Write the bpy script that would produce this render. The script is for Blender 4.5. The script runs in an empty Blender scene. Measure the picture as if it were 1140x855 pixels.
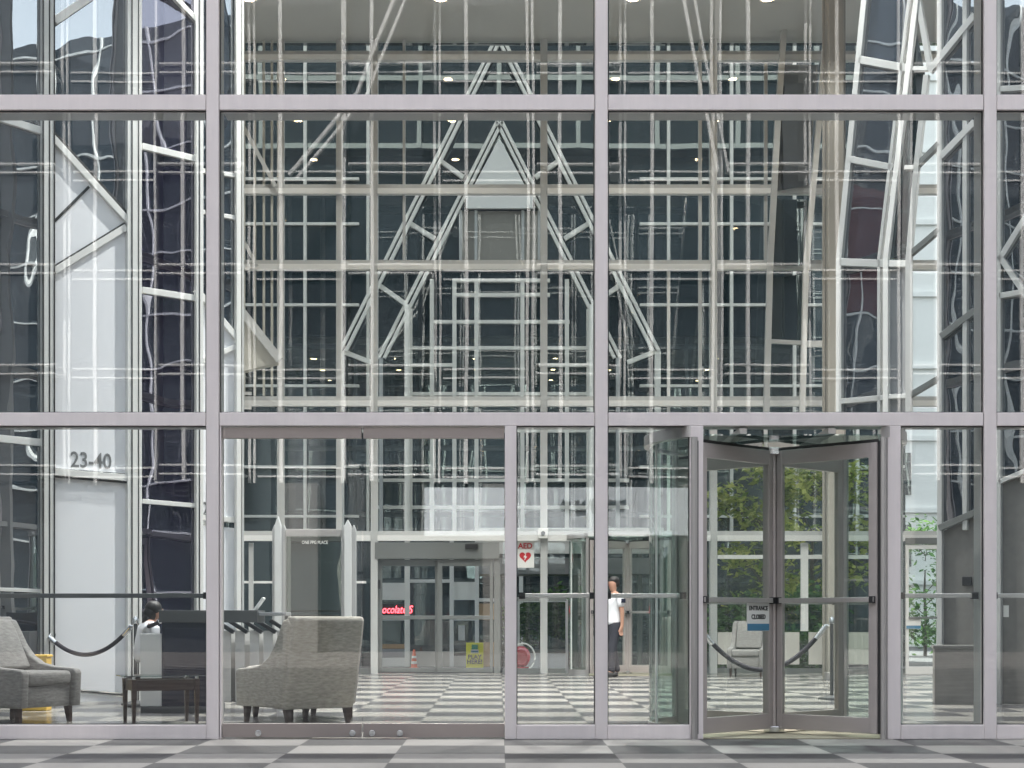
import bpy, bmesh, math, random
from mathutils import Vector, Matrix
random.seed(7)
PI = math.pi
SC = bpy.context.scene
COL = SC.collection
D, HC, S, VX, VY = 13.0, 0.915, 142.0, 556.0, 693.0
FAR = 16.9            # y of the rear glass wall

def at(px, py, r):
    """photo pixel at depth ratio r -> world point"""
    return Vector(((px-VX)*r/S, D*(r-1), HC+(VY-py)*r/S))

# ------------------------------------------------------------------ materials
MATS = {}
def newmat(name):
    m = bpy.data.materials.new(name); m.use_nodes = True
    nt = m.node_tree; nt.nodes.clear()
    out = nt.nodes.new('ShaderNodeOutputMaterial')
    MATS[name] = m
    return m, nt, out
def N(nt, t, **kw):
    n = nt.nodes.new(t)
    for k, v in kw.items():
        if k in n.inputs.keys(): n.inputs[k].default_value = v
        else: setattr(n, k, v)
    return n
def L(nt, a, ao, b, bi): nt.links.new(a.outputs[ao], b.inputs[bi])
def mathn(nt, op, a=None, b=None, **kw):
    n = nt.nodes.new('ShaderNodeMath'); n.operation = op
    for i, v in enumerate((a, b)):
        if v is None: continue
        if isinstance(v, (int, float)): n.inputs[i].default_value = v
        else: nt.links.new(v, n.inputs[i])
    return n.outputs[0]

def plain(name, col, rough=.5, metal=0., var=.12, scale=3., bump=0., bscale=60., spec=.5, stretch=(1,1,1), coat=0.):
    m, nt, out = newmat(name)
    b = N(nt, 'ShaderNodeBsdfPrincipled', Roughness=rough, Metallic=metal)
    b.inputs['Specular IOR Level'].default_value = spec
    if coat: b.inputs['Coat Weight'].default_value = coat
    tc = N(nt, 'ShaderNodeTexCoord'); mp = N(nt, 'ShaderNodeMapping'); mp.inputs['Scale'].default_value = stretch
    L(nt, tc, 'Object', mp, 'Vector')
    nz = N(nt, 'ShaderNodeTexNoise', Scale=scale, Detail=6., Roughness=.65)
    L(nt, mp, 'Vector', nz, 'Vector')
    mx = N(nt, 'ShaderNodeMix', data_type='RGBA')
    mx.inputs['A'].default_value if False else None
    c = Vector(col)
    mx.inputs[6].default_value = (*[max(0, x*(1-var)) for x in c], 1)
    mx.inputs[7].default_value = (*[min(1, x*(1+var)) for x in c], 1)
    L(nt, nz, 'Fac', mx, 0); nt.links.new(mx.outputs[2], b.inputs['Base Color'])
    rr = N(nt, 'ShaderNodeMapRange'); rr.inputs['To Min'].default_value = max(.02, rough*.8); rr.inputs['To Max'].default_value = min(1, rough*1.25)
    L(nt, nz, 'Fac', rr, 'Value'); L(nt, rr, 'Result', b, 'Roughness')
    if bump:
        n2 = N(nt, 'ShaderNodeTexNoise', Scale=bscale, Detail=3.)
        L(nt, mp, 'Vector', n2, 'Vector')
        bp = N(nt, 'ShaderNodeBump', Distance=bump); bp.inputs['Strength'].default_value = 1.
        L(nt, n2, 'Fac', bp, 'Height'); L(nt, bp, 'Normal', b, 'Normal')
    L(nt, b, 'BSDF', out, 'Surface')
    return m

def wavy(nt, amp, scale, det=1.5, stretch=(1, 1, .55), amp2=0., scale2=3.):
    tc = N(nt, 'ShaderNodeTexCoord'); oi = N(nt, 'ShaderNodeObjectInfo')
    ml = mathn(nt, 'MULTIPLY', oi.outputs['Random'], 57.)
    cb = N(nt, 'ShaderNodeCombineXYZ')
    for k in 'XYZ': nt.links.new(ml, cb.inputs[k])
    ad = N(nt, 'ShaderNodeVectorMath', operation='ADD')
    L(nt, tc, 'Object', ad, 0); L(nt, cb, 'Vector', ad, 1)
    mp = N(nt, 'ShaderNodeMapping'); mp.inputs['Scale'].default_value = stretch
    L(nt, ad, 'Vector', mp, 'Vector')
    nz = N(nt, 'ShaderNodeTexNoise', Scale=scale, Detail=det, Roughness=.35)
    L(nt, mp, 'Vector', nz, 'Vector')
    bp = N(nt, 'ShaderNodeBump', Distance=amp); bp.inputs['Strength'].default_value = 1.
    L(nt, nz, 'Fac', bp, 'Height')
    return bp

def glass(name, tint, r0, amp, scale, rough=0.0):
    """clear architectural pane: one reflection per crossing, straight transmission"""
    m, nt, out = newmat(name)
    tr = N(nt, 'ShaderNodeBsdfTransparent'); tr.inputs['Color'].default_value = (*tint, 1)
    gl = N(nt, 'ShaderNodeBsdfGlossy'); gl.inputs['Roughness'].default_value = rough
    bp = wavy(nt, amp, scale); L(nt, bp, 'Normal', gl, 'Normal')
    lw = N(nt, 'ShaderNodeLayerWeight', Blend=.5)
    p5 = mathn(nt, 'POWER', lw.outputs['Facing'], 5.)
    f = mathn(nt, 'ADD', mathn(nt, 'MULTIPLY', p5, 1-r0), r0)
    ge = N(nt, 'ShaderNodeNewGeometry')
    f = mathn(nt, 'MULTIPLY', f, mathn(nt, 'SUBTRACT', 1., ge.outputs['Backfacing']))
    tm = N(nt, 'ShaderNodeMix', data_type='RGBA'); tm.inputs[6].default_value = (*tint, 1); tm.inputs[7].default_value = (1, 1, 1, 1)
    L(nt, ge, 'Backfacing', tm, 0); nt.links.new(tm.outputs[2], tr.inputs['Color'])
    mx = N(nt, 'ShaderNodeMixShader'); nt.links.new(f, mx.inputs[0])
    L(nt, tr, 'BSDF', mx, 1); L(nt, gl, 'BSDF', mx, 2); L(nt, mx, 'Shader', out, 'Surface')
    return m

def mirror(name, base, r0, amp, scale, tint=(1, 1, 1), rough=0.0, det=1.5):
    """dark reflective facade glass"""
    m, nt, out = newmat(name)
    df = N(nt, 'ShaderNodeBsdfDiffuse'); df.inputs['Color'].default_value = (*base, 1)
    gl = N(nt, 'ShaderNodeBsdfGlossy'); gl.inputs['Roughness'].default_value = rough
    gl.inputs['Color'].default_value = (*tint, 1)
    bp = wavy(nt, amp, scale, det); L(nt, bp, 'Normal', gl, 'Normal')
    lw = N(nt, 'ShaderNodeLayerWeight', Blend=.5)
    p5 = mathn(nt, 'POWER', lw.outputs['Facing'], 4.)
    f = mathn(nt, 'ADD', mathn(nt, 'MULTIPLY', p5, 1-r0), r0)
    mx = N(nt, 'ShaderNodeMixShader'); nt.links.new(f, mx.inputs[0])
    L(nt, df, 'BSDF', mx, 1); L(nt, gl, 'BSDF', mx, 2); L(nt, mx, 'Shader', out, 'Surface')
    return m

def emit(name, col, st):
    m, nt, out = newmat(name)
    e = N(nt, 'ShaderNodeEmission', Strength=st); e.inputs['Color'].default_value = (*col, 1)
    L(nt, e, 'Emission', out, 'Surface'); return m

def checker(name, light, dark, rough, x0, y0, size, gap=.003):
    m, nt, out = newmat(name)
    tc = N(nt, 'ShaderNodeTexCoord'); mp = N(nt, 'ShaderNodeMapping')
    mp.inputs['Location'].default_value = (-x0/size, -y0/size, .5); mp.inputs['Scale'].default_value = (1/size, 1/size, 0)
    L(nt, tc, 'Object', mp, 'Vector')
    ck = N(nt, 'ShaderNodeTexChecker', Scale=1.)
    L(nt, mp, 'Vector', ck, 'Vector')
    # speckle of granite plus worn patches
    n1 = N(nt, 'ShaderNodeTexNoise', Scale=140., Detail=3.); L(nt, tc, 'Object', n1, 'Vector')
    n2 = N(nt, 'ShaderNodeTexNoise', Scale=.9, Detail=7., Roughness=.7); L(nt, tc, 'Object', n2, 'Vector')
    fl = N(nt, 'ShaderNodeVectorMath', operation='FLOOR'); L(nt, mp, 'Vector', fl, 0)
    wn = N(nt, 'ShaderNodeTexWhiteNoise', noise_dimensions='3D'); L(nt, fl, 'Vector', wn, 'Vector')
    mx = N(nt, 'ShaderNodeMix', data_type='RGBA')
    mx.inputs[6].default_value = (*dark, 1); mx.inputs[7].default_value = (*light, 1)
    L(nt, ck, 'Fac', mx, 0)
    v = mathn(nt, 'ADD', mathn(nt, 'MULTIPLY', n1.outputs['Fac'], .5), mathn(nt, 'MULTIPLY', n2.outputs['Fac'], .7))
    v = mathn(nt, 'ADD', v, mathn(nt, 'MULTIPLY', wn.outputs['Value'], .22))
    v = mathn(nt, 'ADD', mathn(nt, 'MULTIPLY', v, .9), .37)
    # dropped gum, drips and scuffs
    vo = N(nt, 'ShaderNodeTexVoronoi', Scale=1.7); L(nt, tc, 'Object', vo, 'Vector')
    v = mathn(nt, 'MULTIPLY', v, mathn(nt, 'SUBTRACT', 1., mathn(nt, 'MULTIPLY', mathn(nt, 'LESS_THAN', vo.outputs['Distance'], .045), .35)))
    n3 = N(nt, 'ShaderNodeTexNoise', Scale=5., Detail=8., Roughness=.75, Distortion=1.5); L(nt, tc, 'Object', n3, 'Vector')
    v = mathn(nt, 'MULTIPLY', v, mathn(nt, 'ADD', mathn(nt, 'MULTIPLY', n3.outputs['Fac'], .5), .75))
    # joints
    sp = N(nt, 'ShaderNodeSeparateXYZ'); L(nt, mp, 'Vector', sp, 'Vector')
    j = None
    for k in ('X', 'Y'):
        fr = mathn(nt, 'FRACT', sp.outputs[k])
        a = mathn(nt, 'ABSOLUTE', mathn(nt, 'SUBTRACT', fr, .5))
        g = mathn(nt, 'LESS_THAN', a, .5-gap/size)
        j = g if j is None else mathn(nt, 'MULTIPLY', j, g)
    v = mathn(nt, 'MULTIPLY', v, mathn(nt, 'ADD', mathn(nt, 'MULTIPLY', j, .4), .6))
    vm = N(nt, 'ShaderNodeVectorMath', operation='SCALE')
    nt.links.new(mx.outputs[2], vm.inputs[0]); nt.links.new(v, vm.inputs['Scale'])
    b = N(nt, 'ShaderNodeBsdfPrincipled', Roughness=rough)
    L(nt, vm, 'Vector', b, 'Base Color')
    rr = mathn(nt, 'ADD', mathn(nt, 'MULTIPLY', n2.outputs['Fac'], rough*.8), rough*.6)
    nt.links.new(rr, b.inputs['Roughness'])
    L(nt, b, 'BSDF', out, 'Surface'); return m

def fabric(name, col):
    m, nt, out = newmat(name)
    tc = N(nt, 'ShaderNodeTexCoord')
    b = N(nt, 'ShaderNodeBsdfPrincipled', Roughness=.9); b.inputs['Specular IOR Level'].default_value = .2
    b.inputs['Sheen Weight'].default_value = .3
    mp = N(nt, 'ShaderNodeMapping'); mp.inputs['Scale'].default_value = (16, 16, 58); L(nt, tc, 'Object', mp, 'Vector')
    nz = N(nt, 'ShaderNodeTexNoise', Scale=1., Detail=2.5); L(nt, mp, 'Vector', nz, 'Vector')
    mx = N(nt, 'ShaderNodeMix', data_type='RGBA')
    mx.inputs[6].default_value = (*[x*.5 for x in col], 1); mx.inputs[7].default_value = (*[x*1.5 for x in col], 1)
    L(nt, nz, 'Fac', mx, 0); nt.links.new(mx.outputs[2], b.inputs['Base Color'])
    bp = N(nt, 'ShaderNodeBump', Distance=.004); L(nt, nz, 'Fac', bp, 'Height'); L(nt, bp, 'Normal', b, 'Normal')
    L(nt, b, 'BSDF', out, 'Surface'); return m

def leafmat(name, a, c):
    m, nt, out = newmat(name)
    ge = N(nt, 'ShaderNodeNewGeometry')
    mx = N(nt, 'ShaderNodeMix', data_type='RGBA'); mx.inputs[6].default_value = (*a, 1); mx.inputs[7].default_value = (*c, 1)
    L(nt, ge, 'Random Per Island', mx, 0)
    d = N(nt, 'ShaderNodeBsdfDiffuse'); t = N(nt, 'ShaderNodeBsdfTranslucent')
    nt.links.new(mx.outputs[2], d.inputs['Color']); nt.links.new(mx.outputs[2], t.inputs['Color'])
    ms = N(nt, 'ShaderNodeMixShader'); ms.inputs[0].default_value = .4
    L(nt, d, 'BSDF', ms, 1); L(nt, t, 'BSDF', ms, 2); L(nt, ms, 'Shader', out, 'Surface'); return m

M_alu   = plain('painted_aluminium', (.75, .69, .685), .36, .0, .13, 5., .0004, 160, stretch=(1.6, 1, .16))
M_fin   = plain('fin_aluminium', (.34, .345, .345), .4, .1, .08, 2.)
M_steel = plain('brown_steel', (.45, .405, .39), .34, .25, .12, 2.5, stretch=(.2, 1, 3))
M_chrome = plain('chrome', (.72, .73, .74), .14, 1., .03)
M_brush = plain('brushed_steel', (.50, .48, .47), .32, .8, .1, 5, stretch=(1, 1, .1))
M_rail  = plain('door_rail_steel', (.33, .285, .27), .34, .3, .14, 3, stretch=(.2, 1, 3))
M_satin = plain('satin_metal', (.58, .58, .57), .32, .25, .08, 4., stretch=(1, 1, .1))
M_warm  = plain('warm_white_frame', (.82, .80, .745), .45, 0, .05)
M_beige = plain('beige_frame', (.45, .458, .45), .42, .0, .08)
M_white = plain('white_frame', (.72, .72, .70), .42, .0, .06)
M_grey  = plain('grey_door_frame', (.16, .17, .165), .4, .2, .1)
M_dkgrey = plain('dark_grey_metal', (.085, .088, .09), .4, .3, .12)
M_black = plain('black_plastic', (.016, .016, .018), .4, .0, .2)
M_gask  = plain('gasket', (.03, .03, .03), .6)
M_panel = plain('white_glass_panel', (.83, .84, .87), .1, .0, .035, 1.1, spec=.6, stretch=(2, 2, .3))
M_greyp = plain('grey_panel', (.30, .31, .325), .35, .0, .06)
M_ceil  = plain('ceiling_plaster', (.55, .55, .52), .85, 0, .05, 1.5)
M_stone = plain('grey_stone', (.17, .165, .155), .35, .0, .22, 9., .0006, 80)
M_lstone = plain('pale_stone', (.52, .50, .46), .5, .0, .1, 4.)
M_soff  = plain('soffit', (.46, .45, .40), .7, 0, .05)
M_wood  = plain('dark_wood', (.035, .018, .014), .32, 0, .3, 14, stretch=(1, 1, .15))
M_navy  = plain('navy_laminate', (.012, .014, .03), .22, 0, .2)
M_rope  = plain('velvet_rope', (.022, .018, .026), .85, 0, .25, 60)
M_asph  = plain('asphalt', (.055, .055, .056), .85, 0, .25, 3., .002, 120)
M_grnd  = plain('ground', (.12, .12, .115), .9, 0, .2, .3)
M_paper = plain('white_card', (.78, .78, .75), .6, 0, .03)
M_ink   = plain('grey_ink', (.17, .175, .18), .6)
M_blk   = plain('black_ink', (.02, .02, .02), .6)
M_blue  = plain('blue_ink', (.07, .22, .36), .6)
M_red   = plain('red_ink', (.55, .03, .04), .5)
M_redp  = plain('red_paint', (.36, .012, .03), .25, 0, .15, coat=.4)
M_yel   = plain('yellow_board', (.74, .70, .02), .5, 0, .05)
M_grn   = plain('green_ink', (.03, .30, .16), .5)
M_org   = plain('orange_plastic', (.72, .12, .04), .45)
M_fab   = fabric('grey_weave', (.37, .345, .30))
M_fab2  = fabric('slate_weave', (.205, .198, .19))
M_fab3  = fabric('pale_weave', (.46, .42, .38))
M_skin  = plain('skin', (.42, .23, .16), .55, 0, .08)
M_hair  = plain('dark_hair', (.012, .01, .009), .5, 0, .3, 80)
M_shirt = plain('white_shirt', (.72, .73, .76), .8, 0, .05, 8)
M_trou  = plain('navy_trousers', (.018, .019, .028), .8, 0, .15, 8)
M_bark  = plain('bark', (.09, .07, .055), .9, 0, .3, 18, .01, 30)
M_leaf1 = leafmat('leaf_yellow_green', (.14, .22, .04), (.58, .58, .17))
M_leaf2 = leafmat('leaf_green', (.035, .09, .03), (.15, .27, .08))
M_band  = plain('blue_grey_fascia', (.74, .80, .83), .5, 0, .06)
M_brick = plain('red_brick', (.10, .038, .04), .85, 0, .25, 1.5)
M_taupe = plain('taupe_column', (.25, .235, .205), .45, 0, .08)
M_greyw = plain('pale_grey_metal', (.52, .53, .53), .35, .1, .06)
M_mat   = plain('door_mat', (.30, .27, .20), .9, 0, .15, 40)
M_sand  = plain('tan_counter', (.42, .28, .15), .5, 0, .1)
M_gold  = plain('brass', (.55, .36, .12), .3, .8)
M_yb    = plain('yellow_box', (.75, .48, .08), .5)

M_glass = glass('facade_glass', (.93, .96, .95), .085, .0007, .95)
M_door  = glass('door_glass', (.93, .96, .95), .12, .0006, .9)
M_drum  = glass('drum_glass', (.70, .82, .78), .14, .0006, 1.2)
M_far   = glass('rear_glass', (.90, .94, .925), .07, .0009, 1.0)
M_gtop  = glass('table_glass', (.52, .66, .62), .16, .0001, 1.)
M_mir   = mirror('mirror_glass', (.014, .020, .030), .34, .007, 1.15, (.92, .96, 1.), det=2.2)
M_mirp  = mirror('purple_mirror_glass', (.007, .005, .014), .20, .006, 1.3, (.86, .84, 1.))
M_dark  = mirror('dark_facade_glass', (.024, .037, .044), .11, .0025, .8, (.9, 1., .98))
M_opp   = mirror('opposite_glass', (.034, .043, .050), .07, .004, .6)
M_disp  = mirror('display_glass', (.020, .024, .022), .22, .002, 1.6, (.9, 1, .95))
M_lamp  = emit('lamp_glow', (1., .70, .38), 14.)
M_neon  = emit('neon_red', (1., .06, .08), 2.0)
M_floorO = checker('plaza_granite', (.235, .22, .205), (.048, .045, .046), .55, .8, .092, .7625)
M_floorI = checker('lobby_granite', (.255, .245, .225), (.062, .062, .066), .24, .8, .092, .7625)

# ------------------------------------------------------------------ mesh builder
class MB:
    def __init__(s): s.v = []; s.f = []; s.bev = 0.; s.sm = False
    def add(s, vs, fs):
        o = len(s.v); s.v += [Vector(p) for p in vs]; s.f += [tuple(i+o for i in f) for f in fs]; return s
    def box(s, x0, x1, y0, y1, z0, z1):
        return s.add([(x0,y0,z0),(x1,y0,z0),(x1,y1,z0),(x0,y1,z0),(x0,y0,z1),(x1,y0,z1),(x1,y1,z1),(x0,y1,z1)],
                     [(0,3,2,1),(4,5,6,7),(0,1,5,4),(1,2,6,5),(2,3,7,6),(3,0,4,7)])
    def prism(s, poly, off):
        poly = [Vector(p) for p in poly]; n = len(poly); off = Vector(off)
        return s.add(poly+[p+off for p in poly],
                     [tuple(range(n))[::-1], tuple(range(n, 2*n))]+[(i, (i+1) % n, n+(i+1) % n, n+i) for i in range(n)])
    def bar(s, p, q, w, t, nrm=(0, -1, 0)):
        p, q, n = Vector(p), Vector(q), Vector(nrm).normalized()
        d = (q-p).normalized(); u = d.cross(n).normalized()*w/2; n = n*t/2
        return s.add([p-u-n, p+u-n, p+u+n, p-u+n, q-u-n, q+u-n, q+u+n, q-u+n],
                     [(0,3,2,1),(4,5,6,7),(0,1,5,4),(1,2,6,5),(2,3,7,6),(3,0,4,7)])
    def tube(s, pts, rad, seg=10, taper=None):
        pts = [Vector(p) for p in pts]; o = len(s.v); n = len(pts); up = Vector((0, 0, 1))
        for i, p in enumerate(pts):
            d = (pts[min(i+1, n-1)]-pts[max(i-1, 0)]).normalized()
            a = d.cross(up if abs(d.z) < .95 else Vector((1, 0, 0))).normalized(); b = d.cross(a)
            r = rad if taper is None else taper[i]
            for k in range(seg):
                t = 2*PI*k/seg; s.v.append(p+a*r*math.cos(t)+b*r*math.sin(t))
        for i in range(n-1):
            for k in range(seg):
                s.f.append((o+i*seg+k, o+i*seg+(k+1) % seg, o+(i+1)*seg+(k+1) % seg, o+(i+1)*seg+k))
        s.f.append(tuple(o+k for k in range(seg))[::-1]); s.f.append(tuple(o+(n-1)*seg+k for k in range(seg)))
        return s
    def lathe(s, prof, c=(0, 0, 0), seg=24):
        o = len(s.v); c = Vector(c); n = len(prof)
        for r, z in prof:
            for k in range(seg):
                t = 2*PI*k/seg; s.v.append(c+Vector((r*math.cos(t), r*math.sin(t), z)))
        for i in range(n-1):
            for k in range(seg):
                s.f.append((o+i*seg+k, o+i*seg+(k+1) % seg, o+(i+1)*seg+(k+1) % seg, o+(i+1)*seg+k))
        s.f.append(tuple(o+k for k in range(seg))[::-1]); s.f.append(tuple(o+(n-1)*seg+k for k in range(seg)))
        return s
    def arc(s, cx, cy, r0, r1, a0, a1, z0, z1, seg=20):
        """curved wall between radii, angles in degrees"""
        o = len(s.v)
        for i in range(seg+1):
            a = math.radians(a0+(a1-a0)*i/seg); c, n = math.cos(a), math.sin(a)
            s.v += [Vector((cx+r0*c, cy+r0*n, z0)), Vector((cx+r1*c, cy+r1*n, z0)), Vector((cx+r1*c, cy+r1*n, z1)), Vector((cx+r0*c, cy+r0*n, z1))]
        for i in range(seg):
            b = o+4*i
            for k in range(4): s.f.append((b+k, b+(k+1) % 4, b+4+(k+1) % 4, b+4+k))
        s.f += [(o, o+3, o+2, o+1), (o+4*seg, o+4*seg+1, o+4*seg+2, o+4*seg+3)]
        return s
    def ball(s, c, rx, ry, rz, seg=16, ring=10):
        o = len(s.v); c = Vector(c)
        for i in range(1, ring):
            t = PI*i/ring
            for k in range(seg):
                a = 2*PI*k/seg; s.v.append(c+Vector((rx*math.sin(t)*math.cos(a), ry*math.sin(t)*math.sin(a), rz*math.cos(t))))
        for i in range(ring-2):
            for k in range(seg): s.f.append((o+i*seg+k, o+i*seg+(k+1) % seg, o+(i+1)*seg+(k+1) % seg, o+(i+1)*seg+k))
        s.f += [tuple(o+k for k in range(seg))[::-1], tuple(o+(ring-2)*seg+k for k in range(seg))]
        return s
    def rot(s, ang, c=(0, 0, 0)):
        c = Vector(c); m = Matrix.Rotation(ang, 3, 'Z'); s.v = [m @ (p-c)+c for p in s.v]; return s
    def move(s, d): s.v = [p+Vector(d) for p in s.v]; return s
    def build(s, name, mat, parent=None, bevel=0., smooth=False, bseg=2, loc=None):
        me = bpy.data.meshes.new(name); bm = bmesh.new()
        off = Vector(loc) if loc is not None else Vector((0, 0, 0))
        vs = [bm.verts.new(p-off) for p in s.v]
        for f in s.f:
            try: bm.faces.new([vs[i] for i in f])
            except ValueError: pass
        bmesh.ops.recalc_face_normals(bm, faces=bm.faces)
        if bevel:
            es = [e for e in bm.edges if len(e.link_faces) == 2 and e.calc_face_angle(0) > .5]
            bmesh.ops.bevel(bm, geom=es, offset=bevel, segments=bseg, affect='EDGES', profile=.5, clamp_overlap=True)
        bm.to_mesh(me); bm.free()
        if smooth:
            for p in me.polygons: p.use_smooth = True
            try: me.set_sharp_from_angle(angle=math.radians(40))
            except Exception: pass
        me.materials.append(mat)
        o = bpy.data.objects.new(name, me); COL.objects.link(o)
        o.location = off
        if parent is not None: o.parent = parent
        return o
def Bx(*a): return MB().box(*a)

def tag(o, label=None, cat=None, group=None, kind=None):
    if label: o['label'] = label
    if cat: o['category'] = cat
    if group: o['group'] = group
    if kind: o['kind'] = kind
    return o
def thing(name, label, cat, loc=(0, 0, 0), rz=0., group=None):
    o = bpy.data.objects.new(name, None); COL.objects.link(o); o.empty_display_size = .2
    o.location = loc; o.rotation_euler = (0, 0, rz)
    return tag(o, label, cat, group)
def copy_tree(o, parent=None):
    c = o.copy(); COL.objects.link(c)
    if parent is not None: c.parent = parent
    for ch in list(o.children): copy_tree(ch, c)
    return c
def text(name, body, size, mat, parent, loc, rot=(PI/2, 0, 0), shear=0., extrude=.002, offset=0., sx=1., align='CENTER'):
    cu = bpy.data.curves.new(name, 'FONT'); cu.body = body; cu.size = size; cu.shear = shear
    cu.extrude = extrude; cu.offset = offset; cu.align_x = align; cu.align_y = 'CENTER'; cu.resolution_u = 3
    t = bpy.data.objects.new('tmp', cu); COL.objects.link(t)
    bpy.context.view_layer.update()
    me = bpy.data.meshes.new_from_object(t.evaluated_get(bpy.context.evaluated_depsgraph_get()))
    bpy.data.objects.remove(t)
    me.materials.clear(); me.materials.append(mat)
    o = bpy.data.objects.new(name, me); COL.objects.link(o)
    o.location = loc; o.rotation_euler = rot; o.scale = (sx, 1, 1)
    if parent is not None: o.parent = parent
    return o

# ------------------------------------------------------------------ setting
tag(Bx(-900, 900, -900, 900, -.7, -.62).build('ground', M_grnd), kind='structure')
tag(Bx(-60, 60, -70, -.012, -.6, 0).build('plaza', M_floorO), kind='structure')
tag(Bx(-9.6, 11.2, .0, 17.1, -.6, 0.0).build('lobby_floor', M_floorI), kind='structure')
tag(Bx(-60, 80, 17.1, 90, -.61, -.293).build('street', M_asph), kind='structure')
tag(Bx(-60, 60, 17.1, 20.2, -.60, -.15).build('pavement', M_lstone), kind='structure')

# office tower carried over the lobby
tw = thing('office_tower', 'dark glass office tower standing over the lobby', 'tower', (0, 8, 0))
def tpart(name, mb, mat): return mb.move((0, -8, 0)).build(name, mat, tw)
tpart('side_wall', Bx(-9.9, -9.6, 0, 17.1, 0, 18), M_greyp)
tpart('side_wall', Bx(11.2, 11.5, 0, 17.1, 0, 18), M_greyp)
tpart('upper_wall', Bx(-9.9, 11.5, 5, 5.2, 11.62, 18.15), M_ceil)
tpart('tower_block', Bx(-16, 18, 5.0, 17.4, 18.2, 36), M_opp)
tpart('added_skylight', Bx(-9.9, 11.5, .12, 4.98, 18.0, 18.03), M_far)  # invented glass roof, out of view, added to bring daylight into the lobby
for k in range(6): tpart('added_skylight_beam', Bx(-8.35+3.05*k-.06, -8.35+3.05*k+.06, .12, 4.98, 17.8, 17.99), M_white)  # bars of the added glass roof
tpart('rear_block', Bx(-9.9, 11.5, 16.9, 17.2, 11.42, 18), M_opp)
for k in range(12):
    x = -14.5+3.05*k*.95; tpart('rear_mullion', Bx(x-.08, x+.08, 17.4, 17.6, 18.2, 36), M_white)
for k in range(5):
    z = 18.2+2.5*k; tpart('rear_transom', Bx(-16, 18, 17.4, 17.55, z, z+.18), M_white)
tag(Bx(-9.6, 11.2, 5.0, 17.0, 11.4, 11.6).build('ceiling', M_ceil), kind='structure')

# ------------------------------------------------------------------ front glass wall
XS = [-8.35, -5.30, -2.25, .80, 3.85, 6.90, 9.95]
T1, T2, T3 = 2.51, 4.996, 7.49
fw = thing('glass_wall', 'tall front glass wall in pale aluminium frames above the checkered plaza', 'glass wall', (0, 0, 0))
def fp(name, mb, mat=M_alu, bevel=.004): return mb.build(name, mat, fw, bevel)
def fpane(x0, x1, z0, z1, y=.05):
    m = MB()
    for a, b, c, d in ((x0, x0+.007, z0, z1), (x1-.007, x1, z0, z1), (x0+.0072, x1-.0072, z0, z0+.007), (x0+.0072, x1-.0072, z1-.007, z1)): m.box(a, b, y-.02, y-.001, c, d)
    fp('gasket', m, M_gask, 0)
    return Bx(x0, x1, y, y+.012, z0, z1).build('glass_pane', M_glass, fw)
for x in XS:
    fp('mullion', Bx(x-.049, x+.049, 0, .10, 0, 18))
    f = fp('mullion_fin', Bx(x-.035, x+.035, .101, .34, 0, 18), M_fin, .003)
for a, b in zip(XS[:-1], XS[1:]):
    x0, x1 = a+.0535, b-.0535
    for z, h in ((T1, .052), (T2, .06), (T3, .06), (12.5, .06)):
        if z > 12 and False: continue
        fp('transom', Bx(x0, x1, .004, .096, z-h, z+h))
        fp('transom_shelf', Bx(x0+.016, x1-.016, .098, .30, z-h+.004, z+h-.02), M_fin, .003)
    fpane(x0, x1, T1+.053, T2-.061); fpane(x0, x1, T2+.061, T3-.061)
    fpane(x0, x1, T3+.061, 12.43); fpane(x0, x1, 12.57, 18)
# bottom row
def sill(x0, x1, z=.112): fp('sill_rail', Bx(x0, x1, -.006, .11, 0, z))
for a, b in ((XS[0], XS[1]), (XS[1], XS[2]), (XS[4], XS[5]), (XS[5], XS[6])):
    sill(a+.0495, b-.0495); fpane(a+.0495, b-.0495, .113, T1-.053)
px = lambda p: (p-VX)/S
P1, P2, P3 = (px(562), px(575)), (px(768), px(783)), (px(988), px(1003))
for p in (P1, P2, P3): fp('door_post', Bx(p[0], p[1], .002, .12, 0, T1-.053))
fp('door_post', Bx(px(244.2), px(246), .01, .12, 0, T1-.053))
sill(P1[1]+.0005, .7505); fpane(P1[1]+.0005, .7505, .113, T1-.053)
sill(.8495, P2[0]-.0005); fpane(.8495, P2[0]-.0005, .113, T1-.053)
sill(P3[1]+.0005, 3.8005); fpane(P3[1]+.0005, 3.8005, .113, T1-.053)
def rail(x0, x1, mat, z=1.128, y=.16):
    o = fp('guard_rail', Bx(x0, x1, y, y+.03, z-.018, z+.018), mat, .004)
    for x in (x0, x1-.05): Bx(x, x+.05, y-.012, y+.045, z-.026, z+.026).build('rail_bracket', M_black, o)
rail(-8.3, -5.36, M_dkgrey); rail(-5.26, -2.30, M_dkgrey)
rail(P1[1]+.02, .765, M_brush); rail(.835, P2[0]-.01, M_brush); rail(P3[1]+.02, 3.80, M_brush); rail(3.9, 6.86, M_brush)

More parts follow.
